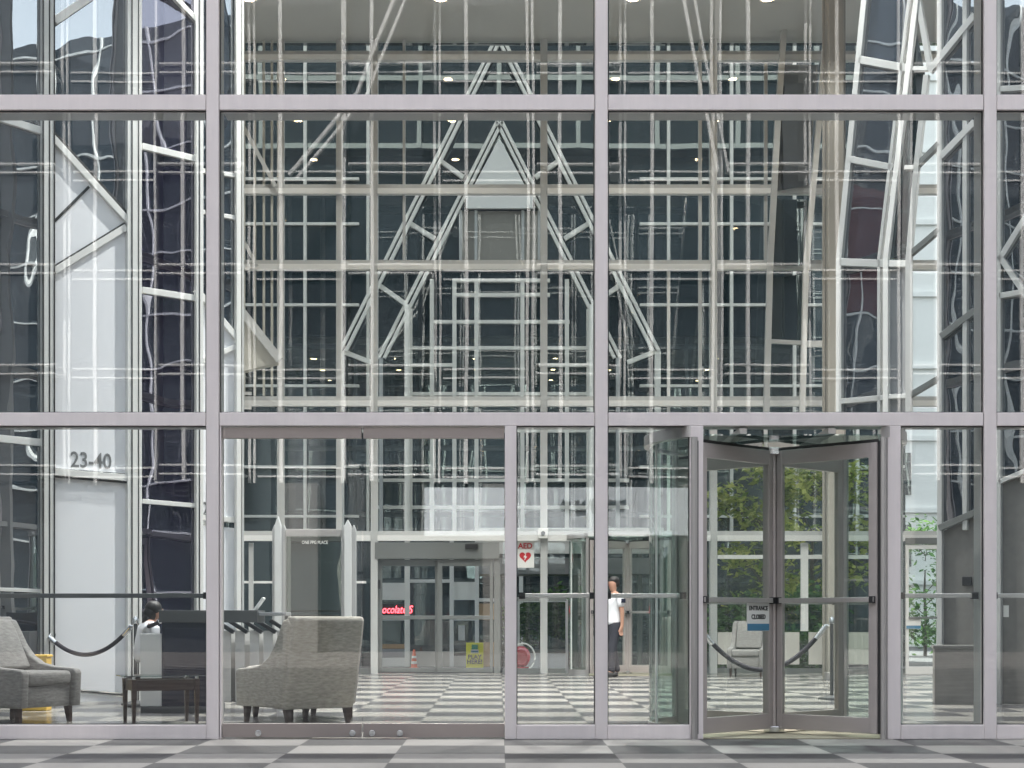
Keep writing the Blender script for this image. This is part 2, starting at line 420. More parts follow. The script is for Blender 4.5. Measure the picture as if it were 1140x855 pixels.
# glass sliding leaves at the entrance
def leaf(x0, x1, label):
    t = thing('glass_door', label, 'glass door', ((x0+x1)/2, .06, 0)); c = Vector(((x0+x1)/2, .06, 0))
    def p(n, mb, m, bv=.003): return mb.move(-c).build(n, m, t, bv)
    p('glass_pane', Bx(x0, x1, .052, .064, .122, 2.362), M_door, 0)
    r = p('bottom_rail', Bx(x0, x1, .03, .085, .012, .121), M_rail)
    p('top_rail', Bx(x0, x1, .03, .085, 2.363, 2.448), M_rail)
    for x in (x0+.26*(x1-x0), x1-.07 if x0 < -1.2 else x0+.07):
        b = MB().tube([(x, .030, .045), (x, .018, .045)], .026, 16); b.move(-c).build('bolt_cap', M_chrome, r, .002)
    for z in (1.05,):
        pass
    return t
leaf(px(246.5), px(402), 'all-glass door leaf with brown steel rails in front of the armchair')
leaf(px(404), px(561.5), 'all-glass door leaf with brown steel rails in front of the open checkered floor')

# ------------------------------------------------------------------ revolving doors
def revolving(label, loc, rz, sign=False):
    R = 1.03; t = thing('revolving_door', label, 'revolving door', loc, rz)
    t_ = lambda n, mb, m, bv=0., sm=False, par=t: mb.build(n, m, par, bv, sm)
    A = [math.radians(-43.5+267*i/48) for i in range(49)]
    t_('canopy_rim', MB().arc(0, 0, R-.03, R+.04, -43, 223, 2.37, 2.455, 56), M_brush, 0, True)
    t_('canopy_glass', MB().prism([((R-.035)*math.cos(a), (R-.035)*math.sin(a), 2.385) for a in A], (0, 0, .01)), M_gtop)
    for q in (-.35, .35): t_('canopy_joist', Bx(q-.03, q+.03, -.66, .93, 2.40, 2.45), M_brush, .003)
    t_('floor_mat', MB().prism([((R-.02)*math.cos(a), (R-.02)*math.sin(a), .001) for a in A], (0, 0, .005)), M_mat)
    for a0, a1 in ((136, 224), (-44, 44)):
        d = t_('drum_glass', MB().arc(0, 0, R-.012, R, a0, a1, .10, 2.365), M_drum, 0, True)
        t_('drum_base', MB().arc(0, 0, R-.02, R+.01, a0, a1, .0, .098), M_brush, 0, True, d)
        am = (a0+a1)/2
        for a in (a0, a1):
            c, s_ = math.cos(math.radians(a)), math.sin(math.radians(a))
            t_('drum_post', MB().tube([(R*c, R*s_, 0), (R*c, R*s_, 2.369)], .028, 8), M_brush, 0, True)
        for a in (am-15, am+15):
            c, s_ = math.cos(math.radians(a)), math.sin(math.radians(a))
            t_('drum_joint', MB().bar((R*c, R*s_, .1), (R*c, R*s_, 2.36), .012, .018, (c, s_, 0)), M_white)
    t_('centre_shaft', MB().tube([(0, 0, .01), (0, 0, 2.36)], .035, 16), M_steel, 0, True)
    for z0, z1 in ((.012, .06), (2.30, 2.355)):
        t_('shaft_collar', MB().lathe([(.085, z0), (.085, z1)], seg=20), M_chrome, .004)
    L0, L1 = .045, R-.035
    for k, a in enumerate((-135, -45, 45, 135)):
        an = math.radians(a); th = .022
        m = MB()
        m.box(L0, L0+.05, -th, th, .04, 2.33); m.box(L1-.075, L1, -th, th, .04, 2.33)
        m.box(L0+.051, L1-.063, -th, th, 2.215, 2.33); m.box(L0+.051, L1-.063, -th, th, .04, .165)
        w = t_('wing', m.rot(an), M_steel, .003)
        t_('glass_pane', Bx(L0+.05, L1-.075, -.005, .005, .165, 2.215).rot(an), M_door, 0, False, w)
        sd = 1 if a in (-135, 45) else -1
        t_('push_bar', Bx(L0+.02, L1-.01, sd*.05-.01, sd*.05+.01, 1.075, 1.115).rot(an), M_brush, .003, False, w)
        for xe in (L0+.03, L1-.03):
            t_('bar_bracket', Bx(xe-.018, xe+.018, min(sd*.062, sd*.02), max(sd*.062, sd*.02), 1.068, 1.122).rot(an), M_black, .002, False, w)
        t_('brush_seal', Bx(L1, L1+.024, -.006, .006, .04, 2.34).rot(an), M_gask, 0, False, w)
        t_('brush_seal', Bx(L0, L1, -.006, .006, 2.33, 2.356).rot(an), M_gask, 0, False, w)
    return t
RC = Vector((2.27, .72, 0))
rd = revolving('revolving glass door with brown steel wings at the front entrance', RC, 0)
rd2 = revolving('revolving glass door in the rear glass wall behind the standing man', (2.25, FAR-.74, 0), 0)
# ENTRANCE CLOSED notice on the front wing
an = math.radians(-135); u = Vector((math.cos(an), math.sin(an), 0)); nn = Vector((-u.y, u.x, 0))
if nn.y > 0: nn = -nn
sc_ = RC+u*.26+nn*.03+Vector((0, 0, .965))
nt_ = thing('closed_notice', 'white and blue notice hung on the revolving door wing', 'notice', sc_-Vector((0, 0, .12)), math.atan2(-u.y, -u.x))
Bx(-.15, .15, -.003, .003, .0, .235).build('card', M_paper, nt_)
Bx(-.148, .148, -.0045, -.0032, .004, .06).build('blue_strip', M_blue, nt_)
text('lettering', 'ENTRANCE', .050, M_blk, nt_, (0, -.006, .185), extrude=.001, offset=.0015)
text('lettering', 'CLOSED', .052, M_blk, nt_, (0, -.006, .115), extrude=.001, offset=.0015)

# ------------------------------------------------------------------ rear glass wall
rw = thing('glass_wall', 'rear glass wall across the back of the lobby in beige frames', 'glass wall', (0, FAR, 0))
def rp(n, mb, m=M_beige, bv=0.): return mb.move((0, -FAR, 0)).build(n, m, rw, bv)
RXS = [-8.35, -5.30, -2.25, .80, 3.85, 6.90, 9.95]
RZS = [2.46, 4.88, 7.33, 8.69, 11.09]
for x in RXS: rp('mullion', Bx(x-.062, x+.062, FAR-.12, FAR+.08, 0, 11.4))
for a, b in zip(RXS[:-1], RXS[1:]):
    for z in RZS:
        rp('transom', Bx(a+.063, b-.063, FAR-.10, FAR-.002, z+.02, z+.10))
        rp('transom_lip', Bx(a+.063, b-.063, FAR-.16, FAR-.004, z-.08, z+.019), M_white)
    zz = [0.09]+[z for z in RZS]+[11.4]
    for k in range(len(zz)-1):
        z0 = zz[k]+(.101 if k else 0); z1 = zz[k+1]-(.101 if k < len(zz)-2 else 0)
        if k == 0 and (abs(a+2.25) < .01 or abs(a-.8) < .01):
            continue
        Bx(a+.063, b-.063, .0, .012, z0, z1).build('glass_pane', M_far, rw)
rp('sill_rail', Bx(-8.27, -2.33, FAR-.06, FAR+.04, 0, .088), M_grey)
rp('sill_rail', Bx(3.93, 9.87, FAR-.06, FAR+.04, 0, .088), M_grey)
# pane between sliding door and the pier, and beside the rear revolving door
Bx(.06, .72, 0, .012, .09, 2.355).build('glass_pane', M_far, rw)
rp('sill_rail', Bx(.06, .724, FAR-.06, FAR+.04, 0, .088), M_grey)
Bx(.88, 1.18, 0, .012, .09, 2.355).build('glass_pane', M_far, rw)
rp('sill_rail', Bx(.88, 1.19, FAR-.06, FAR+.04, 0, .088), M_grey)
Bx(3.32, 3.77, 0, .012, .09, 2.355).build('glass_pane', M_far, rw)
rp('guard_rail', Bx(.06, .72, FAR-.2, FAR-.17, 1.30, 1.37), M_grey); rp('guard_rail', Bx(.88, 1.2, FAR-.2, FAR-.17, 1.30, 1.37), M_grey)
# slim intermediate mullions
for xp, z0, z1, m, w in ((378, 2.56, 11.4, M_beige, .11), (313, 2.56, 11.4, M_beige, .13), (339, .1, 2.35, M_white, .05), (280, .1, 2.35, M_beige, .08),
                         (450, 7.4, 11.4, M_beige, .05), (744, 2.56, 7.23, M_white, .05), (779, 2.56, 11.4, M_beige, .06), (852, .1, 4.78, M_white, .06),
                         (895, .76, 2.35, M_white, .13), (930, .1, 2.35, M_white, .06), (852, 7.4, 11.0, M_beige, .06)):
    x = (xp-VX)*2.3/S
    rp('slim_mullion', Bx(x-w/2, x+w/2, FAR-.075, FAR-.003, z0, z1), m)
for xp in (272, 284, 294, 303):
    x = (xp-VX)*2.3/S
    rp('slim_mullion', Bx(x-.02, x+.02, FAR-.05, FAR-.003, 5.0, 11.4), M_soff)
rp('slim_transom', Bx(3.93, 6.82, FAR-.07, FAR-.003, 2.06, 2.13), M_white)
rp('slim_transom', Bx(3.93, 6.82, FAR-.07, FAR-.003, 1.24, 1.30), M_grey)
for a, b in ((3.93, 5.40), (5.57, 6.82)): rp('base_panel', Bx(a, b, FAR-.055, FAR-.003, .16, .74), M_lstone)
rp('slim_transom', Bx(-4.6, -2.4, FAR-.07, FAR-.003, 1.62, 1.66), M_white)
rp('brace', MB().bar(at(268, 135, 2.28), at(307, 208, 2.28), .07, .06), M_beige)
rp('brace', MB().bar(at(268, 262, 2.28), at(286, 296, 2.28), .06, .06), M_beige)
rp('sloped_soffit', MB().prism([at(266, 345, 2.22), at(309, 399, 2.22), at(309, 404, 2.22), at(266, 414, 2.22)], (0, .25, 0)), M_soff)
rp('soffit_edge', MB().bar(at(264, 340, 2.21), at(312, 401, 2.21), .14, .10), M_beige)
for y_ in (438, 454): rp('slim_transom', MB().bar(at(266, y_, 2.26), at(280, y_, 2.26), .05, .05), M_white)
# right hand leaning mullions of the glass pier
for pts, m, w in (([(875, 0), (866, 130), (857, 300), (853, 462)], M_beige, .10), ([(921, 20), (908, 180), (897, 300), (893, 462)], M_white, .09)):
    for p, q in zip(pts[:-1], pts[1:]): rp('leaning_mullion', MB().bar(at(*p, 2.26), at(*q, 2.26), w, .12), m)
def rpane(pts, r, mat): return rp('mirror_pane', MB().prism([at(x, y, r) for x, y in pts], (0, .015, 0)), mat)
rpane([(871, 72), (912, 72), (906, 205), (864, 213)], 2.275, M_mir)
rpane([(863, 222), (904, 222), (898, 296), (858, 296)], 2.275, M_dark)
rpane([(857, 310), (895, 305), (891, 380), (855, 380)], 2.275, M_dark)
rp('slim_transom', MB().bar(at(856, 380, 2.265), at(896, 382, 2.265), .07, .08), M_beige)
rp('slim_transom', MB().bar(at(896, 383, 2.265), at(917, 383, 2.265), .11, .08), M_white)
for p, q in (((860, 210), (862, 190)), ((919, 20), (894, 45)), ((921, 90), (905, 110))): pass

# rear sliding door
sd = thing('sliding_door', 'grey framed automatic sliding door in the rear glass wall', 'sliding door', (-1.13, FAR-.05, 0))
def sp(n, mb, m=M_grey, bv=.004, par=None): return mb.move((1.13, -FAR+.05, 0)).build(n, m, par or sd, bv)
X = lambda p: (p-VX)*2.3/S
Zf = lambda p: HC+(VY-p)*2.3/S
sp('head_box', Bx(X(418), X(556), FAR-.14, FAR+.06, 2.06, 2.355))
hb = sp('sensor', Bx(X(518), X(532), FAR-.19, FAR-.142, 2.235, 2.325), M_black, .006)
sp('door_jamb', Bx(X(415.5), X(419.5), FAR-.10, FAR+.05, 0, 2.058)); sp('door_jamb', Bx(X(550), X(557), FAR-.10, FAR+.05, 0, 2.058))
for i, (a, b, y) in enumerate(((420, 488, FAR+.01), (487, 549, FAR-.06))):
    x0, x1 = X(a), X(b); m = MB()
    m.box(x0, x0+.09, y-.02, y+.02, .02, 2.05); m.box(x1-.06, x1, y-.02, y+.02, .02, 2.05)
    m.box(x0+.091, x1-.061, y-.02, y+.02, .02, .10); m.box(x0+.091, x1-.061, y-.02, y+.02, 1.93, 2.05)
    m.box(x0+.091, x1-.061, y-.03, y+.02, .97, 1.04)
    lf = sp('door_leaf', m)
    sp('glass_pane', Bx(x0+.09, x1-.06, y-.004, y+.004, .10, 1.93), M_far, 0, lf)
sp('key_switch', Bx(X(421.5), X(424), FAR-.125, FAR-.102, 1.52, 1.68), M_black, .003)

# AED notice
ae = thing('first_aid_sign', 'small white sign with red heart on the rear glass', 'sign', (.465, FAR-.03, 1.90))
Bx(-.16, .16, -.004, .004, 0, .485).build('board', M_paper, ae, .001)
text('lettering', 'AED', .135, M_red, ae, (0, -.007, .39), extrude=.001, offset=.004)
hp = []
for k in range(40):
    t = 2*PI*k/40; hp.append((.0066*16*math.sin(t)**3, -.006, .20+.0066*(13*math.cos(t)-5*math.cos(2*t)-2*math.cos(3*t)-math.cos(4*t))))
ht = MB().prism(hp, (0, .0015, 0)).build('heart', M_red, ae)
MB().prism([(.02, -.0075, .26), (-.035, -.0075, .19), (-.005, -.0075, .19), (-.02, -.0075, .125), (.035, -.0075, .205), (.005, -.0075, .205)], (0, .0012, 0)).build('bolt_mark', M_paper, ht)
# little camera on the rear mullion
cm = thing('security_camera', 'small white camera box on the rear mullion above the AED sign', 'camera', (.78, FAR-.13, 2.42))
Bx(-.09, .09, -.11, 0, 0, .18).build('housing', M_white, cm, .01)
MB().tube([(0, -.105, .09), (0, -.125, .09)], .04, 14).build('lens', M_black, cm)

# ------------------------------------------------------------------ angled lift core, left
class Wall:
    """vertical plane through (x, y), running along direction ang (deg)"""
    def __init__(s, x, y, ang):
        a = math.radians(ang); s.o = Vector((x, y, 0)); s.d = Vector((math.cos(a), math.sin(a), 0)); s.n = Vector((math.sin(a), -math.cos(a), 0))
        if s.n.y > 0: s.n = -s.n
    def pt(s, px_, py_, out=0.):
        a = (px_-VX)/(S*D); b = (VY-py_)/(S*D); o = s.o+s.n*out
        d = (s.n.x*o.x+s.n.y*(D+o.y))/(s.n.x*a+s.n.y)
        return Vector((a*d, d-D, HC+b*d))
def quadpane(w, pts, out=0., th=.02):
    return MB().prism([w.pt(x, y, out) for x, y in pts], -w.n*th)
def wbar(w, p, q, wd, out=.03, th=.06): return MB().bar(w.pt(*p, out), w.pt(*q, out), wd, th, w.n)
LW = Wall(-5.22, 5.85, 33)
lc_o = LW.pt(140, 780); lc_o.z = 0
lc = thing('lift_core', 'angled lift core wall of white panels and dark mirror glass left of the lobby', 'lift core', lc_o)
def lp(n, mb, m, bv=.003, par=None): return mb.move(-lc_o).build(n, m, par or lc, bv)
BOT = 783
def vbar(xp, wpx, m, out=.04, th=.08, y0=-420, y1=None):
    zb = BOT+6 if y1 is None else y1
    return lp('mullion', wbar(LW, (xp, y0), (xp, zb), wpx*1.48/S/.85, out, th), m)
# white panel column 60-140
lp('mirror_pane', quadpane(LW, [(59, -420), (141, -420), (141, 247), (59, 157)]), M_mir, 0)
lp('white_panel', quadpane(LW, [(59, 158), (141, 248), (141, 527), (59, 521)]), M_panel, 0)
lp('white_panel', quadpane(LW, [(59, 531), (141, 537), (141, 772), (59, 765)]), M_panel, 0)
lp('white_panel', quadpane(LW, [(59, 769), (141, 776), (141, 789), (59, 783)]), M_panel, 0)
lp('transom', wbar(LW, (60, 525.5), (141, 532), .075, .03, .06), M_white); lp('transom', wbar(LW, (60, 530.5), (141, 537), .02, .028, .05), M_gask); lp('transom', wbar(LW, (60, 767), (141, 774), .02, .01, .03), M_gask)
lp('diagonal', wbar(LW, (58, 153), (143, 247), .075, .03, .06), M_white)
lp('diagonal', wbar(LW, (58, 146), (143, 240), .03, .02, .05), M_gask)
lp('diagonal', wbar(LW, (60, 247), (99, 208), .03, .008, .02), M_gask)
lp('diagonal', wbar(LW, (60, 302), (140, 253), .075, .02, .045), M_white)
lp('diagonal', wbar(LW, (60, 297), (140, 248), .028, .010, .02), M_gask)
# upper slanted mirror facet with dark edge
lp('diagonal', wbar(LW, (60, 24), (104, -6), .09, .05, .06), M_white)
# dark column 157-217
lp('mirror_pane', quadpane(LW, [(157, -420), (218, -420), (218, 178), (157, 163)]), M_mirp, 0)
lp('mirror_pane', quadpane(LW, [(157, 164), (218, 179), (218, 332), (157, 322)]), M_mirp, 0)
lp('mirror_pane', quadpane(LW, [(157, 323), (218, 333), (218, 563), (157, 558)]), M_mirp, 0)
lp('mirror_pane', quadpane(LW, [(157, 559), (218, 564), (218, 795), (157, 789)]), M_mirp, 0)
for a, b, h in ((163, 177, 7), (323, 332, 7), (558, 563, 5)): lp('transom', wbar(LW, (158, a), (217, b), h*1.5/S, .02, .05), M_white)
lp('diagonal', wbar(LW, (193, -4), (219, 23), .06, .03, .06), M_white)
# far white column 227-262
for x0, x1 in ((226, 262),):
    lp('white_panel', quadpane(LW, [(x0, 400), (x1, 385), (x1, 582), (x0, 580)]), M_panel, 0)
    lp('white_panel', quadpane(LW, [(x0, 585), (x1, 588), (x1, 797), (x0, 795)]), M_panel, 0)
    lp('mirror_pane', quadpane(LW, [(x0, -420), (x1, -420), (x1, 372), (x0, 330)]), M_mir, 0)
    lp('white_panel', quadpane(LW, [(x0, 331), (x1, 373), (x1, 384), (x0, 399)]), M_panel, 0)
lp('diagonal', wbar(LW, (218, 322), (264, 377), .07, .03, .06), M_white); lp('diagonal', wbar(LW, (225, 402), (264, 385), .06, .025, .05), M_white)
lp('transom', wbar(LW, (225, 576), (263, 579), .06, .02, .05), M_white)
lp('transom', wbar(LW, (225, 190), (263, 196), .05, .02, .05), M_white)
lp('transom', wbar(LW, (225, 236), (263, 243), .05, .02, .05), M_white)
# near dark column, left edge of the view
lp('mirror_pane', quadpane(LW, [(-160, 60), (46, 140), (46, 488), (-160, 486)]), M_mir, 0)
lp('mirror_pane', quadpane(LW, [(-160, -420), (46, -420), (46, 139), (-160, 59)]), M_mir, 0)
lp('mirror_pane', quadpane(LW, [(-160, 490), (46, 492), (46, 775), (-160, 760)]), M_mir, 0)
for a, b, h in ((131, 146, 8), (488, 493, 8), (656, 658, 4)): lp('transom', wbar(LW, (-160, a-(b-a)*3.2), (47, b), h*1.46/S, .02, .05), M_white)
# mullion clusters
for xp, w, m, o in ((50, 7, M_white, .05), (57, 4, M_white, .04), (47.2, 1.4, M_gask, .065), (54, 1.2, M_gask, .055), (59.6, 1.2, M_gask, .05),
                 (143, 4, M_white, .04), (149.5, 6, M_white, .05), (155, 3, M_white, .045), (146, 1.3, M_gask, .05), (153, 1.0, M_gask, .055),
                 (219, 3, M_white, .045), (223, 4, M_white, .05), (221, 1.0, M_gask, .055), (264.5, 4.5, M_white, .05), (269, 2.5, M_beige, .04)):
    vbar(xp, w, m, o)
lp('plinth', wbar(LW, (-150, 778), (270, 802), .06, .03, .05), M_dkgrey) if False else None
# floor numbers on the panels
ang = math.atan2(LW.d.y, LW.d.x)
p = LW.pt(101.5, 513.5, .006)-lc_o
text('floor_numbers', '23-40', .255, M_ink, lc, p, (PI/2, 0, ang), extrude=.002, offset=.003, sx=.83)
p = LW.pt(228.5, 568, .006)-lc_o
text('floor_numbers', '2', .25, M_ink, lc, p, (PI/2, 0, ang), extrude=.002, offset=.003, sx=.83)

# ------------------------------------------------------------------ angled glass prism, right
RW = Wall(5.45, 5.85, -33)
rc_o = RW.pt(1090, 780); rc_o.z = 0
rc = thing('glass_prism', 'folded glass prism of leaning frames to the right of the lobby', 'glass prism', rc_o)
def qp(n, mb, m, bv=.003): return mb.move(-rc_o).build(n, m, rc, bv)
def rb(n, pts, wpx, m, out=.04, th=.08):
    for p, q in zip(pts[:-1], pts[1:]): qp(n, wbar(RW, p, q, wpx*1.49/S/.85, out, th), m)
rb('leaning_mullion', [(1004, -420), (963, 0), (935, 288), (935, 464)], 5.5, M_beige)
rb('leaning_mullion', [(1070, -420), (1021, 0), (987, 288), (987, 464)], 5, M_white, .05)
rb('leaning_mullion', [(1062, -420), (1013, 0), (979.5, 288), (979.5, 464)], 3, M_beige, .04)
rb('leaning_mullion', [(1022, -5), (1036, 78)], 5, M_beige)
rb('leaning_mullion', [(1032, 84), (1021, 185), (1012, 290), (1012, 464)], 5, M_beige, .045)
rb('mullion', [(1047, -420), (1047, 792)], 4.5, M_beige)
rb('mullion', [(1075, -420), (1075, 590)], 4, M_beige)
rb('mullion', [(1112, -420), (1112, 800)], 5, M_beige)
rb('diagonal', [(1035, 80), (1086, 17)], 6, M_beige, .05)
rb('diagonal', [(1048, 175), (1086, 136)], 6, M_beige, .05)
rb('diagonal', [(1048, 375), (1086, 346)], 6, M_grey, .05)
rb('diagonal', [(1046, 588), (1088, 570)], 6, M_grey, .05)
rb('diagonal', [(1014, 283), (1046, 256)], 5, M_grey); rb('diagonal', [(1012, 441), (1046, 421)], 5, M_grey); rb('diagonal', [(1022, 184), (1046, 160)], 5, M_grey)
rb('transom', [(957, 67), (1012, 77)], 7, M_beige); rb('transom', [(948, 178), (995, 187)], 6, M_beige)
rb('transom', [(936, 292), (986, 294)], 7, M_beige); rb('transom', [(989, 294), (1012, 294)], 6, M_white)
rb('transom', [(988, 442), (1011, 441)], 4, M_white); rb('transom', [(938, 447), (984, 443)], 5, M_beige); rb('transom', [(1017, 77), (1034, 77)], 4, M_white); rb('transom', [(1008, 187), (1022, 187)], 4, M_white)
qp('mirror_pane', quadpane(RW, [(1004, -420), (1062, -420), (1013, 0), (979, 288), (936, 288), (963, 0)]), M_mir, 0)
qp('mirror_pane', quadpane(RW, [(936, 297), (979, 297), (979, 464), (936, 464)]), M_mir, 0)
qp('grey_panel', quadpane(RW, [(989, 298), (1011, 298), (1011, 464), (989, 464)]), M_greyp, 0)
qp('mirror_pane', quadpane(RW, [(1019, 30), (1031, 90), (1011, 288), (989, 288)]), M_dark, 0)
qp('mirror_pane', quadpane(RW, [(1048, -420), (1112, -420), (1112, 566), (1048, 588)]), M_mir, 0)
qp('mirror_pane', quadpane(RW, [(1113, -420), (1340, -420), (1340, 470), (1113, 535)]), M_mir, 0)
qp('stone_panel', quadpane(RW, [(1048, 592), (1112, 564), (1112, 786), (1048, 784)], 0, .08), M_stone, 0)
qp('stone_panel', quadpane(RW, [(1113, 540), (1340, 440), (1340, 800), (1113, 790)], 0, .08), M_stone, 0)
rb('diagonal', [(1113, 537), (1340, 438)], 4, M_beige)
rb('diagonal', [(1113, 290), (1150, 230)], 5, M_beige); rb('diagonal', [(1113, 285), (1150, 340)], 5, M_beige); rb('transom', [(1113, 330), (1180, 318)], 5, M_beige); rb('transom', [(1113, 100), (1180, 96)], 5, M_beige)
qp('card_reader', quadpane(RW, [(1071, 642), (1081, 642), (1081, 652), (1071, 652)], .06, .05), M_black, .004)
qp('sticker', quadpane(RW, [(1117, 674), (1123, 674), (1123, 687), (1117, 687)], .005, .004), M_paper, 0)
# granite block in front of the prism
gb_o = at(1066, 780, 1.44); gb_o.z = 0
gb = thing('granite_desk', 'low dark granite block beside the exit on the right', 'granite block', gb_o, math.radians(-12))
Bx(-.26, .26, -.2, .25, 0, .62).build('body', M_stone, gb, .004); Bx(-.275, .275, -.215, .265, .621, .66).build('top_slab', M_stone, gb, .006)

# round-cornered column
co = at(929, 750, 2.05); co.z = 0
cl = thing('column', 'slim beige column running from floor to ceiling in the lobby', 'column', co)
Bx(-.13, .13, -.13, .13, 0, 11.4).build('shaft', M_taupe, cl, .02)
for s_ in (-1, 1): Bx(s_*.165-.02, s_*.165+.02, .03, .07, 0, 11.4).build('edge_trim', M_taupe, cl, .004)
Bx(-.16, .16, -.16, .16, 0, .12).build('base', M_brush, cl, .005)

# ------------------------------------------------------------------ rear exit door on the right
ed_o = at(1027, 750, 2.27); ed_o.z = 0
ed = thing('exit_door', 'glass exit door with pale frame at the far right of the lobby', 'glass door', ed_o)
m = MB(); m.box(-.30, -.25, -.03, .03, 0, 2.3); m.box(.25, .30, -.03, .03, 0, 2.3); m.box(-.249, .249, -.03, .03, 2.22, 2.3); m.box(-.249, .249, -.03, .03, 0, .13)
m.build('frame', M_white, ed, .003); Bx(-.30, .30, -.05, .05, 2.31, 2.42).build('header', M_grey, ed, .004)
Bx(-.249, .249, -.004, .004, .131, 2.219).build('glass_pane', M_far, ed); Bx(-.26, .26, -.07, -.04, .98, 1.02).build('push_bar', M_grey, ed, .004)
en = thing('exit_notice', 'small beige and blue notice stuck on the far exit door', 'notice', ed_o+Vector((-.17, -.04, .80)))
Bx(-.13, .13, -.003, .003, 0, .22).build('card', M_paper, en); Bx(-.128, .128, -.0045, -.0032, .004, .06).build('blue_strip', M_blue, en)

# ------------------------------------------------------------------ ceiling downlights
def downlight(x, y):
    t = thing('downlight', 'round warm downlight set in the lobby ceiling', 'downlight', (x, y, 11.4), 0, 'downlights in the lobby ceiling')
    MB().lathe([(.15, -.012), (.15, -.001)], seg=20).build('trim_ring', M_white, t)
    MB().lathe([(.085, -.022), (.085, -.013)], seg=20).build('lens', M_lamp, t)
    return t
dl0 = None
for x in (-7.4, -4.2, -.99, 2.24, 4.5, 8.6):
    for y in (14.85, 12.2, 9.3, 6.4):
        d_ = downlight(x, y)
        la = bpy.data.lights.new('downlight_beam', 'SPOT'); la.energy = {14.85: 40, 12.2: 110, 9.3: 300, 6.4: 560}[y]*(1.3 if x < -3 else 1); la.spot_size = math.radians(100); la.spot_blend = .6; la.color = (1., .98, .95); la.shadow_soft_size = .1
        lo = bpy.data.objects.new('downlight_beam', la); COL.objects.link(lo); lo.location = (0, 0, -.06); lo.parent = d_

# ------------------------------------------------------------------ armchairs
def armchair(label, loc, rz, mat):
    t = thing('armchair', label, 'armchair', loc, rz)
    prof = [(-.33, .15), (-.47, .90), (-.43, .95), (-.35, .935), (-.29, .84), (-.21, .71), (-.11, .605), (.01, .54), (.16, .51), (.32, .50), (.43, .49), (.455, .46), (.44, .15)]
    for s_ in (-1, 1):
        MB().prism([(s_*.385, y, z) for y, z in prof], (-s_*.095, 0, 0)).build('arm', mat, t, .018, True, 3)
    MB().prism([(-.37, y, z) for y, z in [(-.375, .14), (-.535, .935), (-.51, .97), (-.40, .97), (-.17, .46), (-.16, .14)]], (.74, 0, 0)).build('backrest', mat, t, .02, True, 3)
    MB().prism([(-.27, y, z) for y, z in [(-.15, .48), (-.38, .94), (-.32, .945), (-.25, .86), (-.06, .5)]], (.54, 0, 0)).build('back_cushion', mat, t, .022, True, 3)
    Bx(-.285, .285, -.158, .40, .15, .345).build('seat_base', mat, t, .015, True)
    Bx(-.283, .283, -.08, .43, .348, .475).build('seat_cushion', mat, t, .04, True, 4)
    for sx in (-1, 1):
        for sy, dy in ((-.32, -.03), (.34, .02)):
            x = sx*.32
            MB().add([(x-.018+0*sx, sy+dy-.018, 0), (x+.018, sy+dy-.018, 0), (x+.018, sy+dy+.018, 0), (x-.018, sy+dy+.018, 0),
                      (x-.03, sy-.03, .152), (x+.03, sy-.03, .152), (x+.03, sy+.03, .152), (x-.03, sy+.03, .152)],
                     [(0,3,2,1),(4,5,6,7),(0,1,5,4),(1,2,6,5),(2,3,7,6),(3,0,4,7)]).build('leg', M_wood, t, .004)
    return t
c1 = at(331, 800, 1.17); c1.z = 0
armchair('grey woven armchair seen from behind through the glass door', c1, math.radians(40), M_fab)
c4 = at(337, 800, 1.225); c4.z = 0
armchair('light grey armchair standing just behind the woven one, mostly hidden by it', c4, math.radians(36), M_fab3)
c2 = at(17, 800, 1.17); c2.z = 0
armchair('grey upholstered armchair in side view at the left edge beside the side table', c2, math.radians(-118), M_fab2)
c3 = at(833, 752, 2.16); c3.z = 0
armchair('small pale armchair far across the lobby beyond the revolving door', c3, math.radians(163), M_fab2).scale = (.80, .80, .97)

# side table
st_o = at(179, 803, 1.165); st_o.z = 0
st = thing('side_table', 'dark wood side table with glass top beside the left armchair', 'side table', st_o, math.radians(24))
Bx(-.36, .36, -.24, .24, .425, .437).build('glass_top', M_gtop, st, .002)
m = MB(); m.box(-.29, .29, -.20, -.17, .30, .40); m.box(-.29, .29, .17, .20, .30, .40); m.box(-.29, -.26, -.169, .169, .30, .40); m.box(.26, .29, -.169, .169, .30, .40)
m.build('apron', M_wood, st, .003)
for sx in (-1, 1):
    for sy in (-1, 1):
        x, y = sx*.285, sy*.195
        MB().add([(x-.014, y-.014, 0), (x+.014, y-.014, 0), (x+.014, y+.014, 0), (x-.014, y+.014, 0), (x-.024, y-.024, .405), (x+.024, y-.024, .405), (x+.024, y+.024, .405), (x-.024, y+.024, .405)],
                 [(0,3,2,1),(4,5,6,7),(0,1,5,4),(1,2,6,5),(2,3,7,6),(3,0,4,7)]).build('leg', M_wood, st, .003)
        MB().tube([(x, y, .405), (x, y, .426)], .018, 12).build('glass_stud', M_chrome, st)

